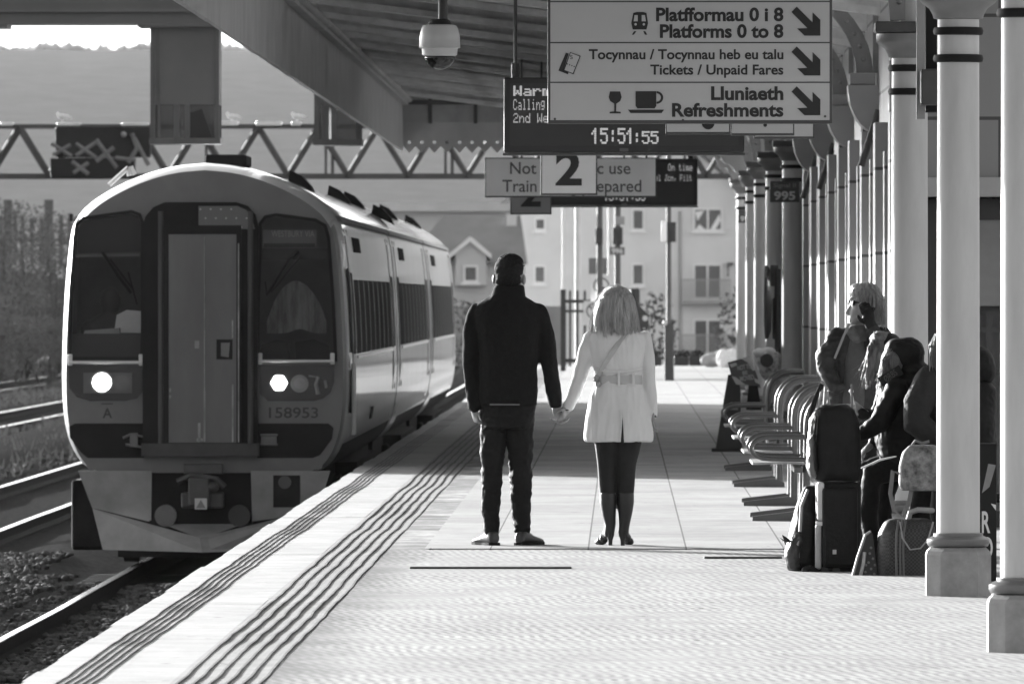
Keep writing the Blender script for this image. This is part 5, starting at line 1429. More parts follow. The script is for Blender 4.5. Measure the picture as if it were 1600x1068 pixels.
for k in range(260):
    an = rm_.uniform(0, 6.28); el = rm_.uniform(.1, 1.4); q = W(796, 418, D); n_ = Vector((math.cos(an) * math.cos(el), math.sin(an) * math.cos(el), math.sin(el))); p = Vector((q.x + n_.x * 21 * K, D + n_.y * .10, q.z + n_.z * 19 * K)); mb.tube([p, p + n_ * .007 + Vector((.001, 0, .001)), p + n_ * .011 + Vector((.004, .004, .001))], [.0022, .0016, .0005], 4)
mb.build('hair_tufts', M_dhair, mh_)
c = Soft()
c.rings_px(D, [(793, 633, 45, .145, 0), (793, 622, 46, .15, 0), (794, 600, 46, .15, 0), (794, 575, 46, .148, 0), (795, 550, 47, .15, 0), (794, 525, 50, .152, 0), (793, 503, 53, .145, 0), (793, 488, 54, .13, 0), (793, 476, 49, .11, 0), (793, 469, 38, .098, 0), (793, 463, 29, .088, 0), (793, 459, 24, .08, 0)])
c.limb_px(D, [(745, 487, 0, 13.5), (738, 520, .0, 14.5), (736, 562, .01, 13.5), (738, 600, -.01, 12), (742, 634, -.03, 10)])
c.limb_px(D, [(842, 487, 0, 13.5), (851, 520, 0, 14.5), (857, 562, .01, 13.5), (863, 598, -.005, 12), (868, 628, -.02, 11)])
c.melt('coat', M_wool, man, .008, 3, .007, (10, 9, 6))
cl = Soft(); cl.rings_px(D, [(793, 470, 29, .095, 0), (794, 460, 26.5, .09, 0), (795, 449, 24, .082, .01), (795.5, 445, 22, .075, .01)])
cl.melt('collar', M_wool, man, .006, 3, .003)
c = Soft()
c.rings_px(D, [(793, 668, 40, .125, 0), (793, 645, 43, .13, 0), (793, 625, 42, .125, 0)])
c.limb_px(D, [(772, 655, 0, 21), (770, 700, .0, 18.5), (768.5, 740, .0, 16), (767, 785, -.01, 14), (767.5, 815, -.01, 12), (768, 829, -.005, 11.5)])
c.limb_px(D, [(812, 655, 0, 21), (813, 700, 0, 19), (813.5, 740, 0, 17.5), (814, 785, -.01, 15), (815, 815, -.01, 13), (815.5, 829, -.005, 12)])
c.melt('trousers', M_trou, man, .008, 2, .012, (9, 9, 13))
MB().add([tuple(W(x, y, D - .152)) for x, y in ((765, 630.5), (812, 630.5), (812, 632.8), (765, 632.8))] + [tuple(W(x, y, D - .1)) for x, y in ((765, 630.5), (812, 630.5), (812, 632.8), (765, 632.8))], [(0, 1, 2, 3), (0, 4, 5, 1), (2, 6, 7, 3)]).build('shirt_hem', mat('pale_shirt', .12, .8, .1, 9), man)
def shoe(person, x0, z0, ang, label=None):
    s = Soft(); hx_, hy = W(x0, 0, D).x, D - .03
    f = Vector((math.sin(ang), math.cos(ang), 0)); o = Vector((hx_, hy, z0))
    rr = []; sd = Vector((f.y, -f.x, 0))
    for t, w, hgt in ((-.042, .018, .05), (-.03, .033, .088), (.0, .039, .105), (.05, .040, .100), (.09, .041, .084), (.13, .044, .068), (.19, .050, .054), (.24, .045, .046), (.275, .030, .036), (.288, .012, .024)):
        p = o + f * t
        rr.append([p + sd * (w * math.copysign(abs(math.cos(q * math.pi / 8)) ** .8, math.cos(q * math.pi / 8))) + Vector((0, 0, .012 + (hgt - .012) * (.5 + .5 * math.sin(q * math.pi / 8)))) for q in range(16)])
    s.loft(rr)
    so = s.melt('shoe', M_shoe, person, .006, 3)
    m_ = MB(); rr = []
    for t, w in ((-.042, .02), (-.03, .038), (.02, .042), (.09, .038), (.17, .052), (.24, .048), (.285, .02)):
        p = o + f * t; sd = Vector((f.y, -f.x, 0))
        rr.append([p - sd * w + Vector((0, 0, .0)), p + sd * w, p + sd * w + Vector((0, 0, .022)), p - sd * w + Vector((0, 0, .022))])
    m_.loft(rr); m_.build('sole', M_wool, so)
shoe(man, 770, .006, -.38); shoe(man, 815, .006, .42)

# ---------------------------------------------------------------- woman from behind
woman = thing('person', 'blonde woman in a pale belted trench coat and black heeled boots, seen from behind', 'person', (W(965, 0, D).x, D, .006))
M_coat = mat('trench_coat', .66, .8, .05, 5, bump=.08, bscale=120, trans=.12)
M_legg = mat('black_leggings', .012, .7, .2, 30, spec=.3)
M_boot = mat('black_boot', .012, .5, .3, 20)
b = Soft()
b.ball_px(D, 962, 472, .015, 21, .092, 25).ball_px(D, 963, 490, .04, 16, .07, 16).limb_px(D, [(962, 490, 0, 12), (963, 520, 0, 14)]).limb_px(D, [(963, 520, 0, 14), (966, 590, 0, 26), (966, 650, 0, 30)])
b.ball_px(D, 967, 490, .112, 4, .02, 5)
b.limb_px(D, [(922, 532, 0, 8), (907, 590, 0, 7), (888, 635, -.01, 5.5), (884, 642, -.01, 6)])
b.limb_px(D, [(1009, 532, 0, 8), (1014, 590, 0, 7), (1018, 648, 0, 5.5), (1018, 653, 0, 6)])
for xs in ((949, 949, 951, 953), (982, 978, 976, 975)):
    b.limb_px(D, [(xs[0], 660, 0, 20), (xs[1], 745, .01, 12), (xs[2], 780, 0, 12), (xs[3], 826, 0, 8)])
h1 = W(882, 644, D); hand(b, (h1.x, D - .012, h1.z), (-.6, .0, -1), (-.3, -1, .2), .0075, .8)
h2 = W(1018, 651, D); hand(b, (h2.x, D, h2.z), (.02, .2, -1), (-.4, 1, 0), .0072, .5)
b.melt('body', M_skin, woman, .005, 3)
lg = Soft()
for xs in ((949, 948.5, 950), (982, 978.5, 976.5)):
    lg.limb_px(D, [(xs[0], 655, 0, 22), (xs[0] + (0 if xs[0] < 960 else .5), 690, 0, 20.5), (xs[1] , 725, .005, 15.5), (xs[1], 748, .01, 13.8), (xs[2], 785, -.01, 13)])
lg.melt('leggings', M_legg, woman, .007, 3, .0015)
for xs, ang, nm in (((950, 951.5, 953.5, 952), -.34, 0), ((977.5, 977, 975.5, 974), .2, 1)):
    s = Soft(); s.rings_px(D, [(xs[0], 769, 13.2, .058, -.01), (xs[0] + .2, 785, 13, .06, -.01), (xs[1], 802, 11, .052, -.01), (xs[2], 818, 8.8, .042, -.005), (xs[3], 830, 8.5, .042, .0), (xs[3], 838, 7.5, .04, .005)])
    o = Vector((W(xs[3], 0, D).x, D, .006)); f = Vector((math.sin(ang), math.cos(ang), 0))
    for t, w, z, hh in ((-.01, .030, .085, .04), (.04, .030, .075, .036), (.09, .032, .05, .032), (.14, .036, .03, .026), (.18, .032, .022, .02), (.205, .022, .018, .016)):
        s.ball(o + f * t + Vector((0, 0, z)), (w, w, hh), 0, 12)
    bo = s.melt('boot', M_boot, woman, .005, 4)
    hb = o - f * .018
    MB().tube([hb + Vector((0, 0, .075)), hb + Vector((0, -.004, .04)), hb + Vector((0, -.004, 0))], [.026, .015, .013], 12).build('heel', M_boot, bo)
c = Soft()
c.rings_px(D, [(966, 689, 53.5, .165, 0), (966, 680, 53.5, .168, 0), (966, 660, 51.5, .165, 0), (966, 640, 48.5, .158, 0), (966, 620, 44, .145, 0), (966, 604, 38, .128, 0), (966, 593, 36, .12, 0), (966, 582, 37, .12, 0), (965.5, 566, 40, .125, 0), (965, 548, 43.5, .13, 0), (964, 532, 46, .125, 0), (963.5, 522, 43, .11, 0), (963, 515, 32, .09, 0), (963, 509, 22, .075, 0)])
c.limb_px(D, [(923, 527, 0, 10.5), (915, 555, 0, 12.5), (907, 585, .005, 12), (897, 612, -.005, 10.5), (888, 634, -.015, 9)])
c.limb_px(D, [(1007, 527, 0, 10.5), (1011, 555, 0, 12.5), (1013, 588, .005, 11.5), (1015.5, 620, 0, 10), (1018, 646, 0, 8.6)])
coat = c.melt('coat', M_coat, woman, .007, 3, .0075, (13, 9, 3.5))
# belt, loops, yoke flap edge, vent, shoulder tabs, strap
def ring_band(rows, name, m, parent, grow=.006, voxel=.006):
    s = Soft(); s.rings_px(D, [(a_, y, hw + grow / K, hd + grow, dy) for a_, y, hw, hd, dy in rows]); return s.melt(name, m, parent, voxel, 1)
ring_band([(966, 600, 36.8, .124, 0), (966, 585, 36.8, .121, 0)], 'belt', mat('coat_belt', .50, .75, .06, 8, trans=.15), woman, .006)
mb = MB()
for px in (965, 988):
    p, q = W(px, 603, D), W(px + 4, 582, D); MB().box(p.x, q.x, D - .139, D - .131, p.z, q.z, bev=.002).build('belt_loop', M_coat, woman)
mb = MB(); 
for px, py in ((932, 590), (935, 600)): p = W(px, py, D - .1); mb.ball(p, (.018, .014, .02))
mb.build('buckle', mat('buckle_grey', .25, .35, .3, 20), woman)
mb = MB(); rr = []
for k in range(13):
    px = 928 + 76 * k / 12; y_ = 578 + 5 * math.sin(math.pi * k / 12) ; q = W(px, y_, D)
    yy = D - .128 * math.sqrt(max(.05, 1 - ((px - 966) / 44) ** 2)) - .004
    rr.append([(q.x, yy, q.z), (q.x, yy - .006, q.z + .004), (q.x, yy + .004, q.z + .02)])
mb.loft(rr); mb.build('yoke_flap', M_coat, woman)
# back vent: a dark slit between two overlapping edges
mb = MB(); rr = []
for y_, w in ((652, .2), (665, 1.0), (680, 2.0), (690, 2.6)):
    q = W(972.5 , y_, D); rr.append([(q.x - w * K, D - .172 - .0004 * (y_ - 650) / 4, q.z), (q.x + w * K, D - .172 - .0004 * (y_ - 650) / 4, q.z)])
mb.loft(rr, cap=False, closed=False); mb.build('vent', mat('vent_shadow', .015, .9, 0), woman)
mb = MB(); q = [W(972 - 2.5, 640, D - .17), W(971, 660, D - .176), W(969, 690, D - .178)]; mb.tube(q, .004, 6); mb.build('vent_edge', M_coat, woman)
mb = MB(); pts = []
for x, y_, dd in ((978, 520, -.112), (966, 536, -.134), (955, 552, -.137), (945, 568, -.126), (936, 584, -.10), (931, 596, -.08)): pts.append((W(x, y_, D).x, D + dd, W(x, y_, D).z))
mb.tube(pts, .017, 8, 0, False, .22, (0.8, 0, .6)); mb.build('bag_strap', mat('strap_fabric', .42, .8, .1, 12), woman)
mb = MB()
for px, s_ in ((931, -1), (1000, 1)): q = W(px, 521, D - .02); mb.box(q.x - .035, q.x + .035, D - .05, D - .01, q.z + .0, q.z + .012, bev=.003)
mb.build('shoulder_tab', M_coat, woman)
q = W(1018.5, 649, D); MB().lathe([(.024, -.012), (.030, -.010), (.030, .010), (.024, .012)], (q.x, D, q.z), 16).build('watch', M_boot, woman)
q = W(883, 640, D); MB().lathe([(.030, -.005), (.036, -.004), (.036, .004), (.030, .005)], (q.x, D - .01, q.z), 16).ball((q.x - .02, D - .04, q.z - .01), (.008, .006, .012)).build('bracelet', M_boot, woman)
# hair: a shell and many strands
M_blond = mat('blonde_hair', .50, .4, .75, 5, bump=.5, bscale=30, spec=.5, trans=.45, stretch=(16, 16, .5))
s = Soft()
s.rings_px(D, [(960, 508, 31, .085, -.03), (960, 498, 33, .095, -.02), (960, 485, 31.5, .105, -.005), (961, 470, 28, .11, .0), (962, 458, 22, .10, 0), (962, 450, 14, .07, 0), (962, 446, 5, .03, 0)], 2.0)
hair = s.melt('hair', M_blond, woman, .006, 3, .0035, (40, 40, 3))
rg = random.Random(11); mb = MB(); st_ = []
HR = [(446, 962, 4, .03, 0), (450, 962, 14, .07, 0), (458, 962, 22, .10, 0), (470, 961, 28, .11, 0), (485, 960, 31.5, .105, -.005), (500, 960, 34, .097, -.02), (512, 960, 35, .09, -.03), (526, 960, 36.5, .085, -.03)]
def hair_pt(y, an, out):
    for r0, r1 in zip(HR, HR[1:]):
        if y <= r1[0]:
            t = max(0, (y - r0[0]) / (r1[0] - r0[0])); r = [p + (q - p) * t for p, q in zip(r0, r1)]; break
    else: r = list(HR[-1])
    q = W(r[1], y, D)
    return Vector((q.x + (r[2] * K + out) * math.cos(an), D + r[4] - (r[3] + out) * math.sin(an), q.z))
for k in range(620):
    an = rg.uniform(-.25, math.pi + .25); o = rg.uniform(.0, .008); ye = 520 + rg.gauss(0, 4.6) - 9 * abs(math.cos(an)) ** 2 + 3.5 * math.sin(an * 7) ; ys_ = 447 + rg.uniform(0, 6)
    sw = rg.gauss(0, .05); pts = []
    for j in range(6):
        t = j / 5; pts.append(hair_pt(ys_ + (ye - ys_) * t, an + sw * t + .06 * math.sin(t * 5 + k), o + .002 + (.004 + .008 * math.sin(an * 6 + 1)) * t * t))
    mb.tube(pts, [.003, .004, .0042, .004, .0034, .0008], 4)
for k in range(26):
    q = W(962 + rg.uniform(-10, 10), 447 + rg.uniform(0, 3), D); mb.tube([q, q + Vector((rg.uniform(-.02, .02), 0, rg.uniform(.006, .016))), q + Vector((rg.uniform(-.06, .06), 0, rg.uniform(-.005, .012)))], [.0012, .001, .0006], 3)
mb.build('hair_strands', M_blond, hair)

# ---------------------------------------------------------------- older woman standing on the right
D2 = 69.0
old = thing('person', 'older fair-haired woman in glasses and dark jacket standing with a gloved hand at her chin', 'person', (W(1335, 0, D2).x, D2, .006))
M_djk = mat('dark_jacket', .016, .6, .4, 8, spec=.4); M_swt = mat('grey_jumper', .07, .9, .1, 30, bump=.2, bscale=120)
b = Soft()
b.ball_px(D2, 1349, 474, 0, 21, .10, 27).ball_px(D2, 1339, 492, -.01, 13, .065, 17).ball_px(D2, 1324.5, 488, -.012, 4.5, .018, 4).tube([W(1331, 474, D2 - .012), W(1324, 488, D2 - .012)], [.011, .014], 8)
b.ball_px(D2, 1329, 496.5, -.01, 4, .025, 2.3).ball_px(D2, 1329.5, 501.5, -.01, 4, .025, 2.3).ball_px(D2, 1332, 509, -.01, 7, .03, 5).ball_px(D2, 1331, 466, -.01, 6, .06, 3)
b.ball_px(D2, 1357, 483, -.10, 4, .012, 8).limb_px(D2, [(1350, 500, 0, 13), (1348, 530, 0, 15)]).limb_px(D2, [(1348, 530, 0, 15), (1338, 620, 0, 28), (1336, 700, 0, 26)])
b.limb_px(D2, [(1308, 530, -.02, 8), (1291, 558, -.07, 7), (1292, 576, -.12, 6), (1300, 598, -.185, 5)])
for x in (1322, 1350): b.limb_px(D2, [(x, 680, 0, 18), (x, 770, 0, 13), (x, 835, 0, 9)])
b.melt('body', M_skin, old, .006, 3)
s = Soft()
s.ball_px(D2, 1355, 468, .01, 26, .11, 27).ball_px(D2, 1367, 488, .0, 15, .10, 22).limb_px(D2, [(1372, 480, -.05, 9), (1378, 500, -.06, 5), (1380, 508, -.06, 3)]).ball_px(D2, 1342, 455, 0, 17, .10, 13)
M_ghair = mat('grey_fair_hair', .34, .45, .75, 8, bump=.4, bscale=40, trans=.25, stretch=(10, 10, 1.2))
oh = s.melt('hair', M_ghair, old, .006, 2, .004, (40, 40, 10))
mb = MB()
for k in range(430):
    t = rg.uniform(0, 1); a1 = W(1333 + 34 * t, 441 + rg.uniform(0, 9) + 14 * (t - .5) ** 2, D2 + rg.uniform(-.1, .06)); e1 = W(1341 + 41 * t + rg.uniform(-5, 5), 462 + 46 * t ** .6 + rg.uniform(-8, 8), D2 - .11 + rg.uniform(-.01, .04)); m1 = (a1 + e1) / 2 + Vector((.03, -.05, .03))
    mb.tube([a1, m1, e1], [.0025, .003, .001], 4)
mb.build('hair_strands', M_ghair, oh)
mb = MB(); q0, q1 = W(1325, 470, D2 - .02), W(1357, 476, D2 - .112); mb.tube([W(1330, 471, D2 - .07), W(1343, 473, D2 - .105), q1], .004, 6)
for cx, dy in ((1327, .02), (1333.5, -.075)):
    c0 = W(cx, 473, D2 + dy); mb.ball(c0, (.010, .024, .018))
mb.build('glasses', M_black, old)
c = Soft()
c.rings_px(D2, [(1328, 690, 42, .13, 0), (1328, 640, 40, .13, 0), (1330, 600, 42, .135, 0), (1335, 560, 46, .135, 0), (1341, 530, 46, .125, 0), (1345, 517, 36, .11, 0), (1348, 509, 20, .085, 0)])
c.limb_px(D2, [(1308, 527, -.02, 15), (1291, 556, -.07, 16), (1290, 575, -.12, 14), (1300, 600, -.19, 11), (1308, 606, -.22, 10)])
c.limb_px(D2, [(1378, 525, -.03, 15), (1384, 556, -.1, 15), (1370, 535, -.2, 12), (1362, 512, -.18, 9)])
c.melt('jacket', M_djk, old, .008, 3, .012, (11, 11, 14))
fr = Soft(); rr = []
fr.rings_px(D2, [(1332, 640, 17, .05, -.115), (1333, 600, 17, .05, -.12), (1336, 560, 15, .05, -.125), (1338, 530, 11, .045, -.11), (1338, 520, 9, .04, -.10)]); fr.melt('jumper', M_swt, old, .007, 3, .004)
s = Soft(); s.rings_px(D2, [(1341, 533, 15, .06, -.09), (1340, 520, 19, .09, -.06), (1343, 508, 18, .09, -.03)]); s.ball_px(D2, 1331, 517, -.12, 9, .05, 8).ball_px(D2, 1338, 528, -.14, 8, .04, 9); s.melt('scarf', mat('grey_scarf', .10, .9, .15, 20, bump=.3, bscale=60), old, .007, 2, .005, (20, 20, 20))
g = Soft(); c0 = W(1357, 496, D2 - .19); hand(g, c0, (-.35, 0, 1), (-.9, 0, -.3), .0105, .5); g.limb_px(D2, [(1369, 530, -.18, 9), (1361, 514, -.185, 9), (1357, 500, -.19, 9)]).ball_px(D2, 1356, 496, -.185, 10, .04, 13)
for px, py in ((1349, 489), (1353, 482), (1359, 480), (1365, 482)): g.tube([W(1357, 498, D2 - .19), W(px, py, D2 - .195)], [.014, .011], 8, 0, True)
g.melt('glove', M_black, old, .005, 2)
mb = MB(); mb.tube([W(1327, 505, D2 - .135), W(1318, 525, D2 - .155), W(1310, 545, D2 - .16), W(1304, 560, D2 - .14)], .008, 8, 0, False, .3, (1, 0, .4)); mb.build('bag_strap', mat('pale_strap', .24, .7, .1, 9), old)
lg = Soft(); lg.rings_px(D2, [(1336, 700, 36, .12, 0), (1336, 660, 38, .125, 0)])
for x in (1320, 1352): lg.limb_px(D2, [(x, 690, 0, 19), (x, 770, 0, 15), (x, 832, 0, 12)])
lg.melt('trousers', M_trou, old, .01, 3, .006)
for x in (1318, 1353):
    s = Soft(); q = W(x, 0, D2); s.ball((q.x, D2 + .02, .05), (.045, .06, .05)).ball((q.x - .09, D2 - .02, .035), (.09, .05, .034)); s.melt('shoe', M_shoe, old, .008, 2)

# ---------------------------------------------------------------- seated people
D3 = 62.6
pa = thing('person', 'seated person with long fair hair bent over a phone', 'person', (W(1400, 0, D3).x, D3, .46), None)
M_coatd = mat('dark_coat_nylon', .010, .6, .4, 8, spec=.12)
def seated(root, D, head, torso, arms, legs, coat_m, wr=.007):
    b = Soft()
    b.ball_px(D, head[0], head[1], 0, 21, .095, 26).ball_px(D, head[0] - 8, head[1] + 14, 0, 13, .065, 15).ball_px(D, head[0] - 20, head[1] + 9, 0, 4, .018, 5)
    b.ball_px(D, head[0] - 17, head[1] + 18, 0, 4, .025, 3).ball_px(D, head[0] + 3, head[1] + 4, -.09, 4, .012, 8)
    b.limb_px(D, [(head[0] + 8, head[1] + 18, 0, 12), (torso[0][0], torso[0][1], 0, 14), (torso[-1][0], torso[-1][1], 0, 26)])
    for pts in arms: b.limb_px(D, [(x, y, dy, r * .62) for x, y, dy, r in pts])
    for pts in legs: b.limb_px(D, [(x, y, dy, r * .7) for x, y, dy, r in pts])
    for pts in arms:
        (x0, y0, d0, r0), (x1, y1, d1, r1) = pts[-2], pts[-1]
        p0, p1 = W(x0, y0, D), W(x1, y1, D); v = Vector((p1.x - p0.x, d1 - d0, p1.z - p0.z)).normalized()
        hand(b, Vector((p1.x, D + d1, p1.z)) + v * .05, v, Vector((0, 1, .6)), .0078, .8)
    b.melt('body', M_skin, root, .006, 3)
    c = Soft(); c.rings_px(D, torso)
    for pts in arms: c.limb_px(D, pts)
    c.melt('coat', coat_m, root, .008, 3, wr, (10, 10, 13))
    t = Soft()
    for pts in legs: t.limb_px(D, pts)
    t.melt('trousers', M_trou, root, .008, 3, .006, (9, 9, 12))
    for pts in legs:
        x, y, dy, r = pts[-1]; q = W(x, 0, D)
        s = Soft(); s.ball((q.x + .01, D + dy, .05), (.05, .04, .05)).ball((q.x - .09, D + dy, .035), (.095, .042, .034)); s.melt('shoe', M_shoe, root, .008, 2)
seated(pa, D3, (1377, 551), [(1402, 590, 22, .10, .02), (1402, 600, 32, .14, .02), (1404, 640, 36, .15, .02), (1412, 690, 42, .16, .02), (1418, 722, 44, .16, .02)],
       [[(1385, 608, -.13, 14), (1368, 655, -.17, 13), (1346, 646, -.15, 9)], [(1395, 608, .16, 14), (1375, 655, .18, 13), (1346, 643, .06, 9)]],
       [[(1420, 715, -.1, 22), (1352, 735, -.1, 17), (1346, 790, -.1, 14), (1352, 868, -.1, 10)], [(1420, 715, .12, 22), (1360, 735, .14, 17), (1356, 790, .14, 14), (1360, 868, .14, 10)]], M_coatd)
M_fair = mat('long_fair_hair', .13, .42, .7, 8, bump=.4, bscale=40, trans=.2, stretch=(14, 14, 1))
s = Soft(); s.ball_px(D3, 1383, 544, .0, 22, .105, 26).ball_px(D3, 1376, 530, 0, 17, .10, 13).limb_px(D3, [(1366, 545, -.08, 7), (1358, 575, -.10, 6), (1354, 598, -.1, 3)]).limb_px(D3, [(1366, 545, .06, 7), (1362, 575, .07, 6), (1360, 595, .07, 3)])
ah = s.melt('hair', M_fair, pa, .006, 2, .004, (30, 30, 8)); mb = MB()
for k in range(190):
    a1 = W(1366 + rg.uniform(0, 16), 517 + rg.uniform(0, 7), D3 + rg.uniform(-.07, .04)); m1 = W(1357 + rg.uniform(-2, 10), 545 + rg.uniform(-4, 4), D3 + rg.uniform(-.115, .05)); e1 = W(1352 + rg.gauss(3, 6), 590 + rg.uniform(-16, 18), D3 + rg.uniform(-.13, .05))
    mb.tube([a1, m1, e1], [.0022, .003, .0009], 4)
for k in range(7): mb.tube([W(1362, 540, D3 - .05), W(1350 - k, 565 + k, D3 - .06), W(1331 + 3 * k, 585 + rg.uniform(-10, 10), D3 - .07)], [.0014, .0012, .0006], 3)
mb.build('hair_strands', M_fair, ah)
s = Soft(); s.ball_px(D3, 1388, 538, -.005, 21, .105, 19); s.melt('hat', M_black, pa, .006, 2)
ph = thing('tablet', 'small grey tablet held up in the seated person\'s hands', 'tablet', W(1348, 660, D3 - .12), None)
a1, b1, c1_, d1_ = W(1337, 628, D3 - .16), W(1360, 646, D3 - .04), W(1338, 660, D3 - .16), W(1358, 652, D3 - .04)
th_ = Vector((-.004, .004, .009))
mb = MB().add([a1, b1, d1_, c1_, a1 + th_, b1 + th_, d1_ + th_, c1_ + th_], [(0, 1, 2, 3), (7, 6, 5, 4), (0, 4, 5, 1), (1, 5, 6, 2), (2, 6, 7, 3), (3, 7, 4, 0)]); mb.build('shell', mat('tablet_grey', .30, .4, .05, 6), ph)
MB().ball(W(1330, 611, D3 - .16), .014).tube([W(1330, 613, D3 - .16), W(1334, 632, D3 - .15)], .007, 6).build('stylus', mat('white_bar', .55), ph)

D4 = 61.4
pb_ = thing('person', 'seated person in a bulky dark hooded coat with writing on the collar', 'person', (W(1420, 0, D4).x, D4, .46), None)
seated(pb_, D4, (1404, 562), [(1412, 582, 30, .12, 0), (1415, 596, 40, .16, 0), (1412, 640, 44, .18, 0), (1416, 690, 48, .19, 0), (1425, 728, 48, .19, 0)],
       [[(1400, 605, -.17, 17), (1372, 660, -.20, 16), (1345, 678, -.16, 11)], [(1425, 605, .18, 16), (1400, 665, .2, 15), (1368, 690, .1, 11)]],
       [[(1425, 722, -.08, 24), (1362, 742, -.1, 19), (1356, 800, -.1, 15), (1368, 880, -.1, 11)], [(1430, 722, .12, 24), (1388, 748, .1, 18), (1380, 800, .1, 14), (1392, 880, .1, 10)]], M_coatd, .008)
s = Soft(); s.ball_px(D4, 1396, 566, -.02, 20, .10, 26).limb_px(D4, [(1386, 560, -.06, 9), (1379, 585, -.08, 8), (1378, 603, -.08, 4)])
bh = s.melt('hair', M_fair, pb_, .006, 2, .004, (30, 30, 8)); mb = MB()
for k in range(160):
    a1 = W(1392 + rg.uniform(-4, 14), 543 + rg.uniform(0, 8), D4 + rg.uniform(-.1, .02)); m1 = W(1380 + rg.uniform(-2, 8), 562 + rg.uniform(-5, 5), D4 + rg.uniform(-.13, .0)); e1 = W(1376 + rg.gauss(2, 4), 596 + rg.uniform(-12, 16), D4 + rg.uniform(-.14, .0)); mb.tube([a1, m1, e1], [.0022, .003, .0009], 4)
mb.build('hair_strands', M_fair, bh)
s = Soft(); s.ball_px(D4, 1418, 553, .0, 27, .13, 26).ball_px(D4, 1408, 545, 0, 26, .12, 17).ball_px(D4, 1424, 580, .02, 30, .14, 18); s.melt('hood', M_coatd, pb_, .008, 2, .008, (14, 14, 14))
P0 = [W(x, y, D4 - .135) for x, y in ((1371, 590), (1379, 603), (1412, 584), (1404, 570))]; P1 = [p + Vector((0, .02, 0)) for p in P0]
MB().add(P0 + P1, [(0, 1, 2, 3), (7, 6, 5, 4), (0, 4, 5, 1), (1, 5, 6, 2), (2, 6, 7, 3), (3, 7, 4, 0)]).build('collar_band', M_black, pb_)
mb = MB(); a1, b1 = W(1380, 592, D4 - .14), W(1402, 581, D4 - .14); text_mb(mb, '\u00d8RBS', a1.x, b1.x, a1.z, b1.z, D4 - .14, .01, 0, -.62); mb.build('collar_lettering', mat('faint_lettering', .06, .6, 0), pb_)

D5 = 61.2
pc = thing('person', 'person in a dark jumper sitting behind the second column with an elbow out', 'person', (W(1478, 0, D5).x, D5, .46), None)
seated(pc, D5, (1478, 548), [(1478, 575, 24, .11, 0), (1480, 590, 40, .15, 0), (1484, 640, 46, .17, 0), (1486, 690, 46, .18, 0), (1488, 730, 46, .18, 0)],
       [[(1450, 592, -.1, 22), (1433, 630, -.16, 24), (1430, 660, -.18, 22), (1462, 684, -.2, 17)], [(1510, 600, .16, 18), (1516, 660, .18, 17), (1480, 700, .05, 12)]],
       [[(1492, 726, -.1, 24), (1444, 742, -.1, 20), (1436, 800, -.1, 17), (1446, 868, -.1, 12)], [(1496, 726, .12, 24), (1464, 742, .12, 20), (1456, 800, .12, 17), (1466, 868, .12, 12)]], mat('dark_jumper', .014, .8, .3, 20, bump=.3, bscale=60), .004)
s = Soft(); s.ball_px(D5, 1480, 540, 0, 24, .105, 27).ball_px(D5, 1464, 572, -.06, 12, .06, 22); hc = s.melt('hair', M_fair, pc, .007, 2, .006, (30, 30, 20))
mb = MB()
for k in range(120):
    a1 = W(1464 + rg.uniform(-4, 4), 520 + rg.uniform(0, 30), D5 + rg.uniform(-.1, 0)); e1 = W(1454 + rg.uniform(-2, 12), 575 + rg.uniform(-20, 18), D5 + rg.uniform(-.16, -.05)); mb.tube([a1, (a1 + e1) / 2 + Vector((-.02, -.03, .01)), e1], [.0022, .003, .001], 4)
mb.build('hair_strands', M_fair, hc)
D6 = 60.4
pd = thing('person', 'person in a dark hood sitting between the two nearest columns', 'person', (W(1530, 0, D6).x, D6, .46), None)
seated(pd, D6, (1526, 574), [(1526, 596, 22, .10, 0), (1527, 608, 29, .13, 0), (1524, 650, 32, .16, 0), (1524, 700, 33, .17, 0), (1522, 732, 33, .17, 0)],
       [[(1512, 612, -.12, 13), (1500, 660, -.16, 12), (1480, 690, -.12, 9)], [(1535, 615, .14, 13), (1530, 665, .16, 12), (1500, 690, .1, 9)]],
       [[(1522, 726, -.09, 20), (1470, 738, -.1, 16), (1466, 800, -.1, 13), (1476, 878, -.1, 10)], [(1522, 726, .11, 20), (1478, 738, .12, 16), (1476, 800, .12, 13), (1488, 878, .12, 10)]], M_coatd, .006)
s = Soft(); s.ball_px(D6, 1528, 570, 0, 26, .12, 29).ball_px(D6, 1534, 578, 0, 22, .12, 25); s.melt('hood', M_coatd, pd, .008, 2, .005, (12, 12, 12))
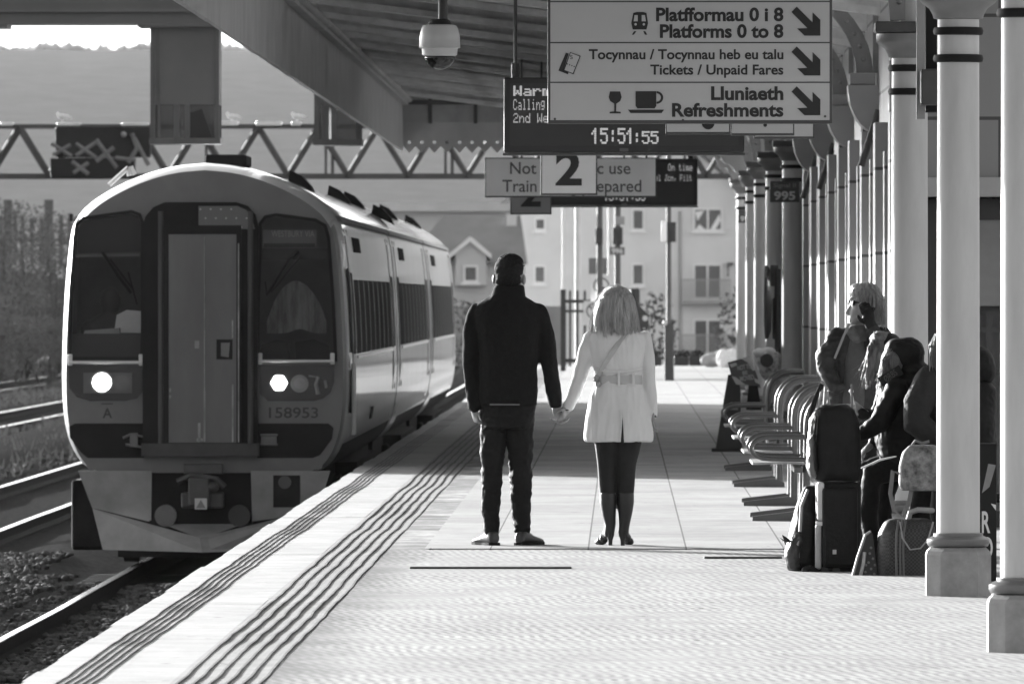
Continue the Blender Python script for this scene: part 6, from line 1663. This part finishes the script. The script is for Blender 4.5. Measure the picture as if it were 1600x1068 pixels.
# ================================================================ seats
M_seat = mat('perforated_seat', .16, .4, .15, 6, metal=.3); M_tube = mat('seat_tube', .10, .3, .15, 6, metal=.5); M_pad = mat('seat_pad_grey', .32, .5, .1, 5)
def seat_bench(label):
    t = thing('seat_bench', label, 'bench', (1.22, 0, .006), 'platform seats facing the track')
    o = Vector((1.22, 0, .006)); L = 1.72
    def at(x, y, z): return Vector((o.x + x, o.y + y, o.z + z))
    for y in (.15, 1.45):
        m_ = MB(); m_.prism_y([(o.x + .10, o.z), (o.x + .10, o.z + .035), (o.x + .02, o.z + .07), (o.x - .28, o.z + .035), (o.x - .31, o.z + .03), (o.x - .31, o.z)], y - .01, y + .085)
        m_.tube([at(.06, y + .03, .03), at(.06, y + .03, .42)], .028, 10); m_.build('leg', M_tube, t, 60)
    MB().box(o.x - .03, o.x + .03, -.02, L, o.z + .33, o.z + .375, bev=.01).build('beam', M_tube, t)
    for k in range(2):
        y0 = .05 + k * .83; y1 = y0 + .76
        m_ = MB(); m_.loft([[at(x, yy, z) for yy, x, z in ((y, -.31, .40), (y, -.1, .405), (y, .05, .40), (y, .05, .385), (y, -.1, .39), (y, -.31, .385))] for y in (y0, y1)]); m_.build('seat', M_pad, t)
        m_ = MB(); q = [(.06, .45), (.07, .62), (.10, .76), (.16, .835), (.24, .855)]
        m_.loft([[at(x, y, z) for x, z in q] + [at(x + .02, y, z - .02) for x, z in reversed(q)] for y in (y0 + .1, y1 - .1)]); m_.build('backrest', M_seat, t, 40)
    arc = [(.06, .40), (.06, .64)] + [(.06 + .20 * (1 - math.cos(u)), .66 + .21 * math.sin(u)) for u in (.25, .5, .8, 1.1, 1.4, 1.57)] + [(.38, .87)]
    tip = [(.06, .575), (-.20, .575)] + [(-.20 - .12 * math.sin(u), .5 + .075 * math.cos(u)) for u in (.35, .7, 1.05, 1.4, 1.75, 2.1, 2.45, 2.8)] + [(-.18, .425), (.05, .42)]
    for y in (0.0, 1.68):
        m_ = MB(); m_.tube([at(x, y, z) for x, z in arc], .023, 12); m_.build('back_frame', M_tube, t, 60)
        m_ = MB(); m_.tube([at(x, y, z) for x, z in tip], .017, 12); m_.build('armrest', M_tube, t, 60)
    return t
B0 = seat_bench('metal platform seats nearest the camera, beside the upright suitcase')
B0.location = (1.20, 74.2, .011)
copy_tree(B0, (1.20, 79.6, .011), 'metal platform seats second from the suitcase along the row')
copy_tree(B0, (1.21, 87.6, .011), 'metal platform seats second from the far end, mostly in the train\'s shade')
copy_tree(B0, (1.22, 95.8, .011), 'farthest metal platform seats, next to the not to be moved board')
t = thing('bench', 'plain dark bench under the seated people behind the near columns', 'bench', (1.72, 61, -.006))
MB().box(1.74, 2.1, 60.3, 63.4, .40, .45, bev=.01).build('seat', M_black, t)
for yy in (60.4, 61.8, 63): MB().box(1.86, 1.94, yy, yy + .06, -.006, .398).build('leg', M_black, t)

# board marked NOT TO BE MOVED on a dark stand, patterned bag behind
d = 108.0
t = thing('wheel_stop_board', 'dark board with pale stripes reading NOT TO BE MOVED on a dark stand', 'board', (W(1140, 0, d).x, d, .006))
MB().prism_y([(W(1118, 0, d).x, .03), (W(1160, 0, d).x, .03), (W(1156, 0, d).x, W(0, 585, d).z), (W(1138, 0, d).x, W(0, 585, d).z)], d + .02, d + .3).build('stand', mat('stand_grey', .05, .5, .2, 4), t)
MB().box(W(1112, 0, d).x, W(1182, 0, d).x, d - .02, d + .4, .006, .045, bev=.006).build('foot', M_dark, t)
MB().box(W(1141, 0, d).x, W(1153, 0, d).x, d - .0, d + .017, W(0, 640, d).z, W(0, 628, d).z).build('stand_label', mat('label_grey2', .3), t)
bd = [(1137, 566), (1172, 556), (1184, 590), (1189, 606), (1150, 600), (1141, 582)]
mb = MB(); P0 = [W(x, y, d - .12) for x, y in bd]; P1 = [p + Vector((0, .03, 0)) for p in P0]; n = 6
mb.add(P0 + P1, [tuple(range(n)), tuple(range(2 * n - 1, n - 1, -1))] + [(i, i + n, (i + 1) % n + n, (i + 1) % n) for i in range(n)]); bo = mb.build('board', mat('board_dark', .10, .5, .15, 4), t)
for pts in (((1139, 569), (1150, 566), (1152, 570), (1143, 574)), ((1158, 560), (1172, 557), (1180, 578), (1176, 579), (1168, 566)), ((1143, 587), (1150, 589), (1164, 600), (1176, 603), (1150, 600)), ((1178, 590), (1185, 593), (1187, 600), (1180, 597))):
    flat([p for p in pts], mat('board_stripe', .6, .5, .1, 6), bo, 'stripe', d - .12, .003)
for body, x0, x1, y0, y1 in (('NOT TO', 1152, 1174, 569, 577), ('BE', 1160, 1168, 579, 585), ('MOVED', 1156, 1178, 586, 594)):
    lettering(body, x0, x1, y0, y1, d - .12, mat('board_lettering', .5, .5, 0), bo, .03, .005, -.16)
d = 107.0
t = thing('patterned_bag', 'crumpled patterned bag with a dark round mark behind the not to be moved board', 'bag', (W(1203, 0, d).x, d, W(0, 600, d).z))
s = Soft(); s.ball_px(d, 1203, 574, 0, 17, .12, 19).ball_px(d, 1196, 562, 0, 14, .1, 14).ball_px(d, 1210, 585, 0, 11, .1, 14).ball_px(d, 1211, 560, 0, 10, .1, 10); s.melt('bag_body', mat('blotchy_fabric', .34, .8, .8, 16), t, .015, 2, .02, (10, 10, 10))
s = Soft(); s.ball_px(d, 1190, 551, 0, 14, .1, 7).ball_px(d, 1200, 549, .02, 12, .1, 6); s.melt('white_top', mat('white_plastic_bag', .8, .5, .1, 8, trans=.2), t, .012, 2, .012, (14, 14, 14))
c = W(1198, 563, d - .115); MB().cyl_y((c.x, c.z), .065, d - .135, d - .10).build('round_mark', mat('mark_dark', .03), t)
MB().prism_y([(W(1166, 0, d).x, W(0, 640, d).z), (W(1190, 0, d).x, W(0, 640, d).z), (W(1184, 0, d).x, W(0, 602, d).z), (W(1170, 0, d).x, W(0, 602, d).z)], d + .1, d + .3).build('dark_base', M_black, t)

# ================================================================ luggage
M_nyl = mat('black_nylon', .010, .6, .35, 12, bump=.15, bscale=60, spec=.2)
M_grey = mat('grey_nylon', .12, .5, .3, 12, bump=.2, bscale=60)
d = 61.0; k = d / F
def fz(py): return W(0, py, d).z
def fx(px): return W(px, 0, d).x
gz0 = -.012
t = thing('suitcase', 'tall black upright suitcase with a bright edge and small white label', 'suitcase', (fx(1310), d, gz0))
MB().box(fx(1274), fx(1345), d - .12, d + .14, fz(893), fz(752), bev=.03).build('shell', M_nyl, t, 40)
MB().box(fx(1273), fx(1283), d - .14, d - .06, fz(888), fz(818), bev=.012).build('pocket_edge', mat('pale_trim', .35, .5, .2, 10), t)
MB().box(fx(1276), fx(1287), d - .135, d - .05, fz(812), fz(752), bev=.012).build('pale_strap', mat('pale_trim2', .6, .5, .1, 10), t)
MB().box(fx(1274), fx(1290), d - .142, d - .05, fz(820), fz(813), bev=.004).build('clip', mat('pale_trim2', .6), t)
MB().box(fx(1284), fx(1340), d - .16, d - .115, fz(885), fz(760), bev=.02).build('front_pocket', M_nyl, t)
MB().box(fx(1300), fx(1306), d - .163, d - .16, fz(864), fz(857)).build('label', mat('label_white', .45), t)
for px in (1272, 1288, 1306, 1334): MB().cyl_y((fx(px), gz0 + .022), .022, d - .12, d - .09, 14).build('castor', M_dark, t)
mb = MB()
for px in (1285, 1330): mb.box(fx(px), fx(px) + .012, d + .09, d + .11, fz(752), fz(600))
mb.build('pull_handle', M_tube, t)
t = thing('backpack', 'full black backpack standing on top of the upright suitcase', 'backpack', (fx(1305), d - .02, fz(752)))
s = Soft(); s.rings_px(d, [(1308, 750, 34, .10, 0), (1307, 740, 38, .12, 0), (1307, 700, 38, .135, 0), (1306, 660, 36, .13, 0), (1304, 640, 30, .115, 0), (1303, 632, 20, .08, 0)], 3); s.melt('main_body', M_nyl, t, .008, 3, .006)
s = Soft(); s.rings_px(d, [(1272, 745, 6, .06, -.03), (1269, 730, 8, .09, -.02), (1269, 690, 8, .10, -.02), (1273, 655, 8, .09, -.02), (1280, 640, 8, .06, -.02)], 2.4); s.melt('side_panel', M_grey, t, .007, 2, .008, (14, 14, 14))
mb = MB(); mb.tube([W(1275, 650, d - .11), W(1272, 680, d - .125), W(1274, 715, d - .125), W(1276, 735, d - .11)], .008, 6).ball(W(1272, 681, d - .125), .014); mb.build('zip', M_black, t)
mb = MB(); mb.tube([W(1296, 634, d - .04), W(1293, 612, d - .05), W(1283, 612, d - .05), W(1277, 645, d - .06)], .007, 8, 0, False, .5).tube([W(1288, 634, d), W(1290, 604, d + .02), W(1284, 596, d + .04)], .010, 6); mb.build('grab_loop', mat('pale_webbing', .26, .6, .15, 12), t)
mb = MB(); mb.tube([W(1284, 600, d + .02), W(1273, 625, d - .02), W(1266, 650, d - .04), W(1262, 690, d)], .014, 8, 0, False, .4); mb.build('shoulder_strap', M_nyl, t)
t = thing('backpack', 'slumped dark backpack leaning left of the suitcase on the paving', 'backpack', (fx(1255), d + .1, gz0))
s = Soft(); s.rings_px(d, [(1256, 891, 24, .10, .08), (1254, 880, 26, .13, .08), (1258, 840, 24, .14, .1), (1263, 800, 20, .13, .12), (1266, 775, 16, .10, .13), (1268, 760, 10, .06, .13)], 2.6); s.melt('main_body', M_nyl, t, .008, 3, .008)
s = Soft(); s.rings_px(d, [(1240, 888, 11, .07, .0), (1237, 868, 11, .09, .0), (1243, 845, 11, .08, .02), (1250, 828, 6, .05, .04)], 2.4); s.melt('front_pocket', mat('grey_sheen_nylon', .05, .35, .5, 14), t, .007, 2, .01, (16, 16, 12))
mb = MB(); mb.tube([W(1252, 830, d), W(1246, 850, d - .06), W(1250, 885, d - .03)], .008, 6).tube([W(1262, 765, d), W(1252, 790, d - .05), W(1250, 830, d - .04)], .010, 6); mb.build('piping', mat('pale_piping', .35, .4, .2, 10), t)
mb = MB()
for q in range(6): mb.tube([W(1236, 845, d - .02), W(1228 - q, 846 - q * 2, d - .05), W(1219 + q * 2, 840 + q * 2.5, d - .06)], [.006, .004, .002], 5)
mb.build('strap_ends', M_dark, t)
mb = MB(); mb.tube([W(1258, 890, d - .15), W(1266, 887, d - .16), W(1275, 893, d - .15)], .02, 8, 0, True); tag(mb.build('cap', M_nyl, origin=W(1266, 895, d - .15)), 'small dark cap lying at the foot of the upright suitcase', 'cap')
d = 60.2
t = thing('spotted_bag', 'small dark triangular bag with pale spots beside the woven holdall', 'bag', (fx(1350), d, gz0))
mb = MB(); mb.loft([[W(x, y, d - .10 + dy) for x, y, dy in ((1331, 907, 0), (1372, 907, 0), (1372, 907, .16), (1331, 907, .16))], [W(x, y, d - .10 + dy) for x, y, dy in ((1341, 868, .02), (1368, 868, .02), (1368, 868, .14), (1341, 868, .14))], [W(x, y, d - .10 + dy) for x, y, dy in ((1356, 832, .06), (1363, 832, .06), (1363, 832, .1), (1356, 832, .1))]]); bo = mb.build('bag_body', mat('spotted_cloth', .025, .6, .3, 10), t)
mb = MB()
for px, py in ((1352, 893), (1361, 888), (1357, 878), (1364, 872), (1359, 864), (1367, 882), (1353, 882), (1366, 896), (1359, 899), (1361, 855)): c = W(px, py, d - .105 + (907 - py) * .0006); mb.ball(c, (.0075, .003, .0075), seg=8)
mb.build('spots', mat('pale_spot', .16, .6, 0), bo)
mb = MB(); mb.tube([W(1330, 907, d - .1), W(1340, 870, d - .09), W(1352, 835, d - .05), W(1360, 830, d - .03)], .008, 6).tube([W(1343, 905, d - .11), W(1349, 880, d - .10), W(1351, 862, d - .09)], .010, 6); mb.build('edge_piping', mat('pale_piping', .35), t)
t = thing('holdall', 'dark woven holdall with a pale striped band and looped handles', 'bag', (fx(1415), d - .05, gz0))
def weave(name, v):
    m = bpy.data.materials.new(name); m.use_nodes = True; n, l = m.node_tree.nodes, m.node_tree.links
    b = n['Principled BSDF']; b.inputs['Roughness'].default_value = .6; tc = n.new('ShaderNodeTexCoord'); ck = n.new('ShaderNodeTexChecker'); ck.inputs['Scale'].default_value = 95
    ck.inputs['Color1'].default_value = (v * 2.2,) * 3 + (1,); ck.inputs['Color2'].default_value = (v * .5,) * 3 + (1,); l.new(tc.outputs['Object'], ck.inputs['Vector']); l.new(ck.outputs['Color'], b.inputs['Base Color']); return m
s = Soft(); s.rings_px(d, [(1418, 907, 44, .13, -.03), (1417, 898, 47, .15, -.03), (1417, 860, 47, .155, -.03), (1418, 830, 44, .14, -.03), (1420, 815, 38, .11, -.03), (1421, 810, 30, .08, -.03)], 3.2); s.melt('bag_body', weave('woven_cloth', .018), t, .008, 3, .006)
mb = MB()
for px, dx in ((1401, 0), (1407, 1), (1412, 1)):
    mb.tube([W(px + 3, 812, d - .13), W(px, 830, d - .178), W(px - 1, 860, d - .19), W(px, 905, d - .18)], .007, 6, 0, False, .5)
mb.build('band', mat('band_grey', .10), t)
mb = MB(); mb.tube([W(1406, 815, d - .14), W(1410, 840, d - .20), W(1422, 858, d - .215), W(1438, 856, d - .215), W(1450, 842, d - .2), W(1458, 815, d - .14)], .005, 8).tube([W(1419, 812, d - .05), W(1422, 800, d - .06), W(1434, 796, d - .06), W(1456, 797, d - .05)], .016, 8, 0, True); mb.build('handles', mat('pale_webbing', .35), t)
d = 60.0
t = thing('floral_backpack', 'small pale floral backpack hanging at the seated person\'s knee by the second column', 'backpack', (fx(1435), d - .25, fz(765)))
s = Soft(); s.rings_px(d, [(1436, 764, 30, .05, -.3), (1435, 756, 33, .07, -.3), (1436, 725, 33, .075, -.3), (1437, 705, 29, .07, -.3), (1438, 694, 20, .05, -.3)], 3); s.melt('bag_body', mat('floral_print', .16, .7, .8, 22), t, .007, 2, .005)
mb = MB(); mb.tube([W(1408, 740, d - .3), W(1395, 735, d - .3), W(1391, 770, d - .3), W(1397, 798, d - .3), W(1410, 805, d - .3), W(1420, 785, d - .3), W(1424, 764, d - .3)], .012, 8, 0, False, .3, (1, 0, 0)).tube([W(1425, 695, d - .3), W(1430, 688, d - .3), W(1440, 692, d - .3), W(1452, 689, d - .3)], .008, 6); mb.build('straps', mat('grey_strap', .14, .6, .2, 10), t)
mb = MB(); mb.tube([W(1348, 730, d - .32), W(1375, 718, d - .32), W(1398, 713, d - .32)], [.012, .016, .01], 8, 0, True, .4); tag(mb.build('folded_paper', mat('paper_grey', .55), origin=W(1375, 720, d - .32)), 'folded grey paper on the seated person\'s knee', 'paper')
# board with white letters behind the second column
d = 58.8
t = thing('letter_board', 'black floor board with white letters R and O behind the second column', 'board', (fx(1515), d, gz0))
MB().box(fx(1478), fx(1557), d, d + .05, gz0 + .01, fz(692), bev=.006).build('panel', M_black, t)
lettering('R', 1534, 1547, 798, 832, d, mat('board_white', .55, .5, 0), t, .02); lettering('O', 1534, 1551, 838, 872, d, mat('board_white', .55), t, .02)
flat([(1548, 786), (1556, 788), (1556, 797)], mat('board_white', .55), t, 'corner_mark', d, .004); flat([(1534, 770), (1544, 724), (1556, 726), (1546, 760)], mat('board_grey', .18, .5, .2, 6), t, 'pale_shape', d, .004)
# ================================================================ haze
hz = MB().box(-3010, 3010, -70, 6010, -3.6, 48).build('haze', [])
m = bpy.data.materials.new('thin_haze'); m.use_nodes = True
n, l = m.node_tree.nodes, m.node_tree.links
n.remove(n['Principled BSDF'])
pv = n.new('ShaderNodeVolumePrincipled')
pv.inputs['Color'].default_value = (.95, .95, .95, 1)
pv.inputs['Density'].default_value = .000018
pv.inputs['Anisotropy'].default_value = .35
l.new(pv.outputs[0], n['Material Output'].inputs['Volume'])
hz.data.materials.append(m)
stuff(hz)
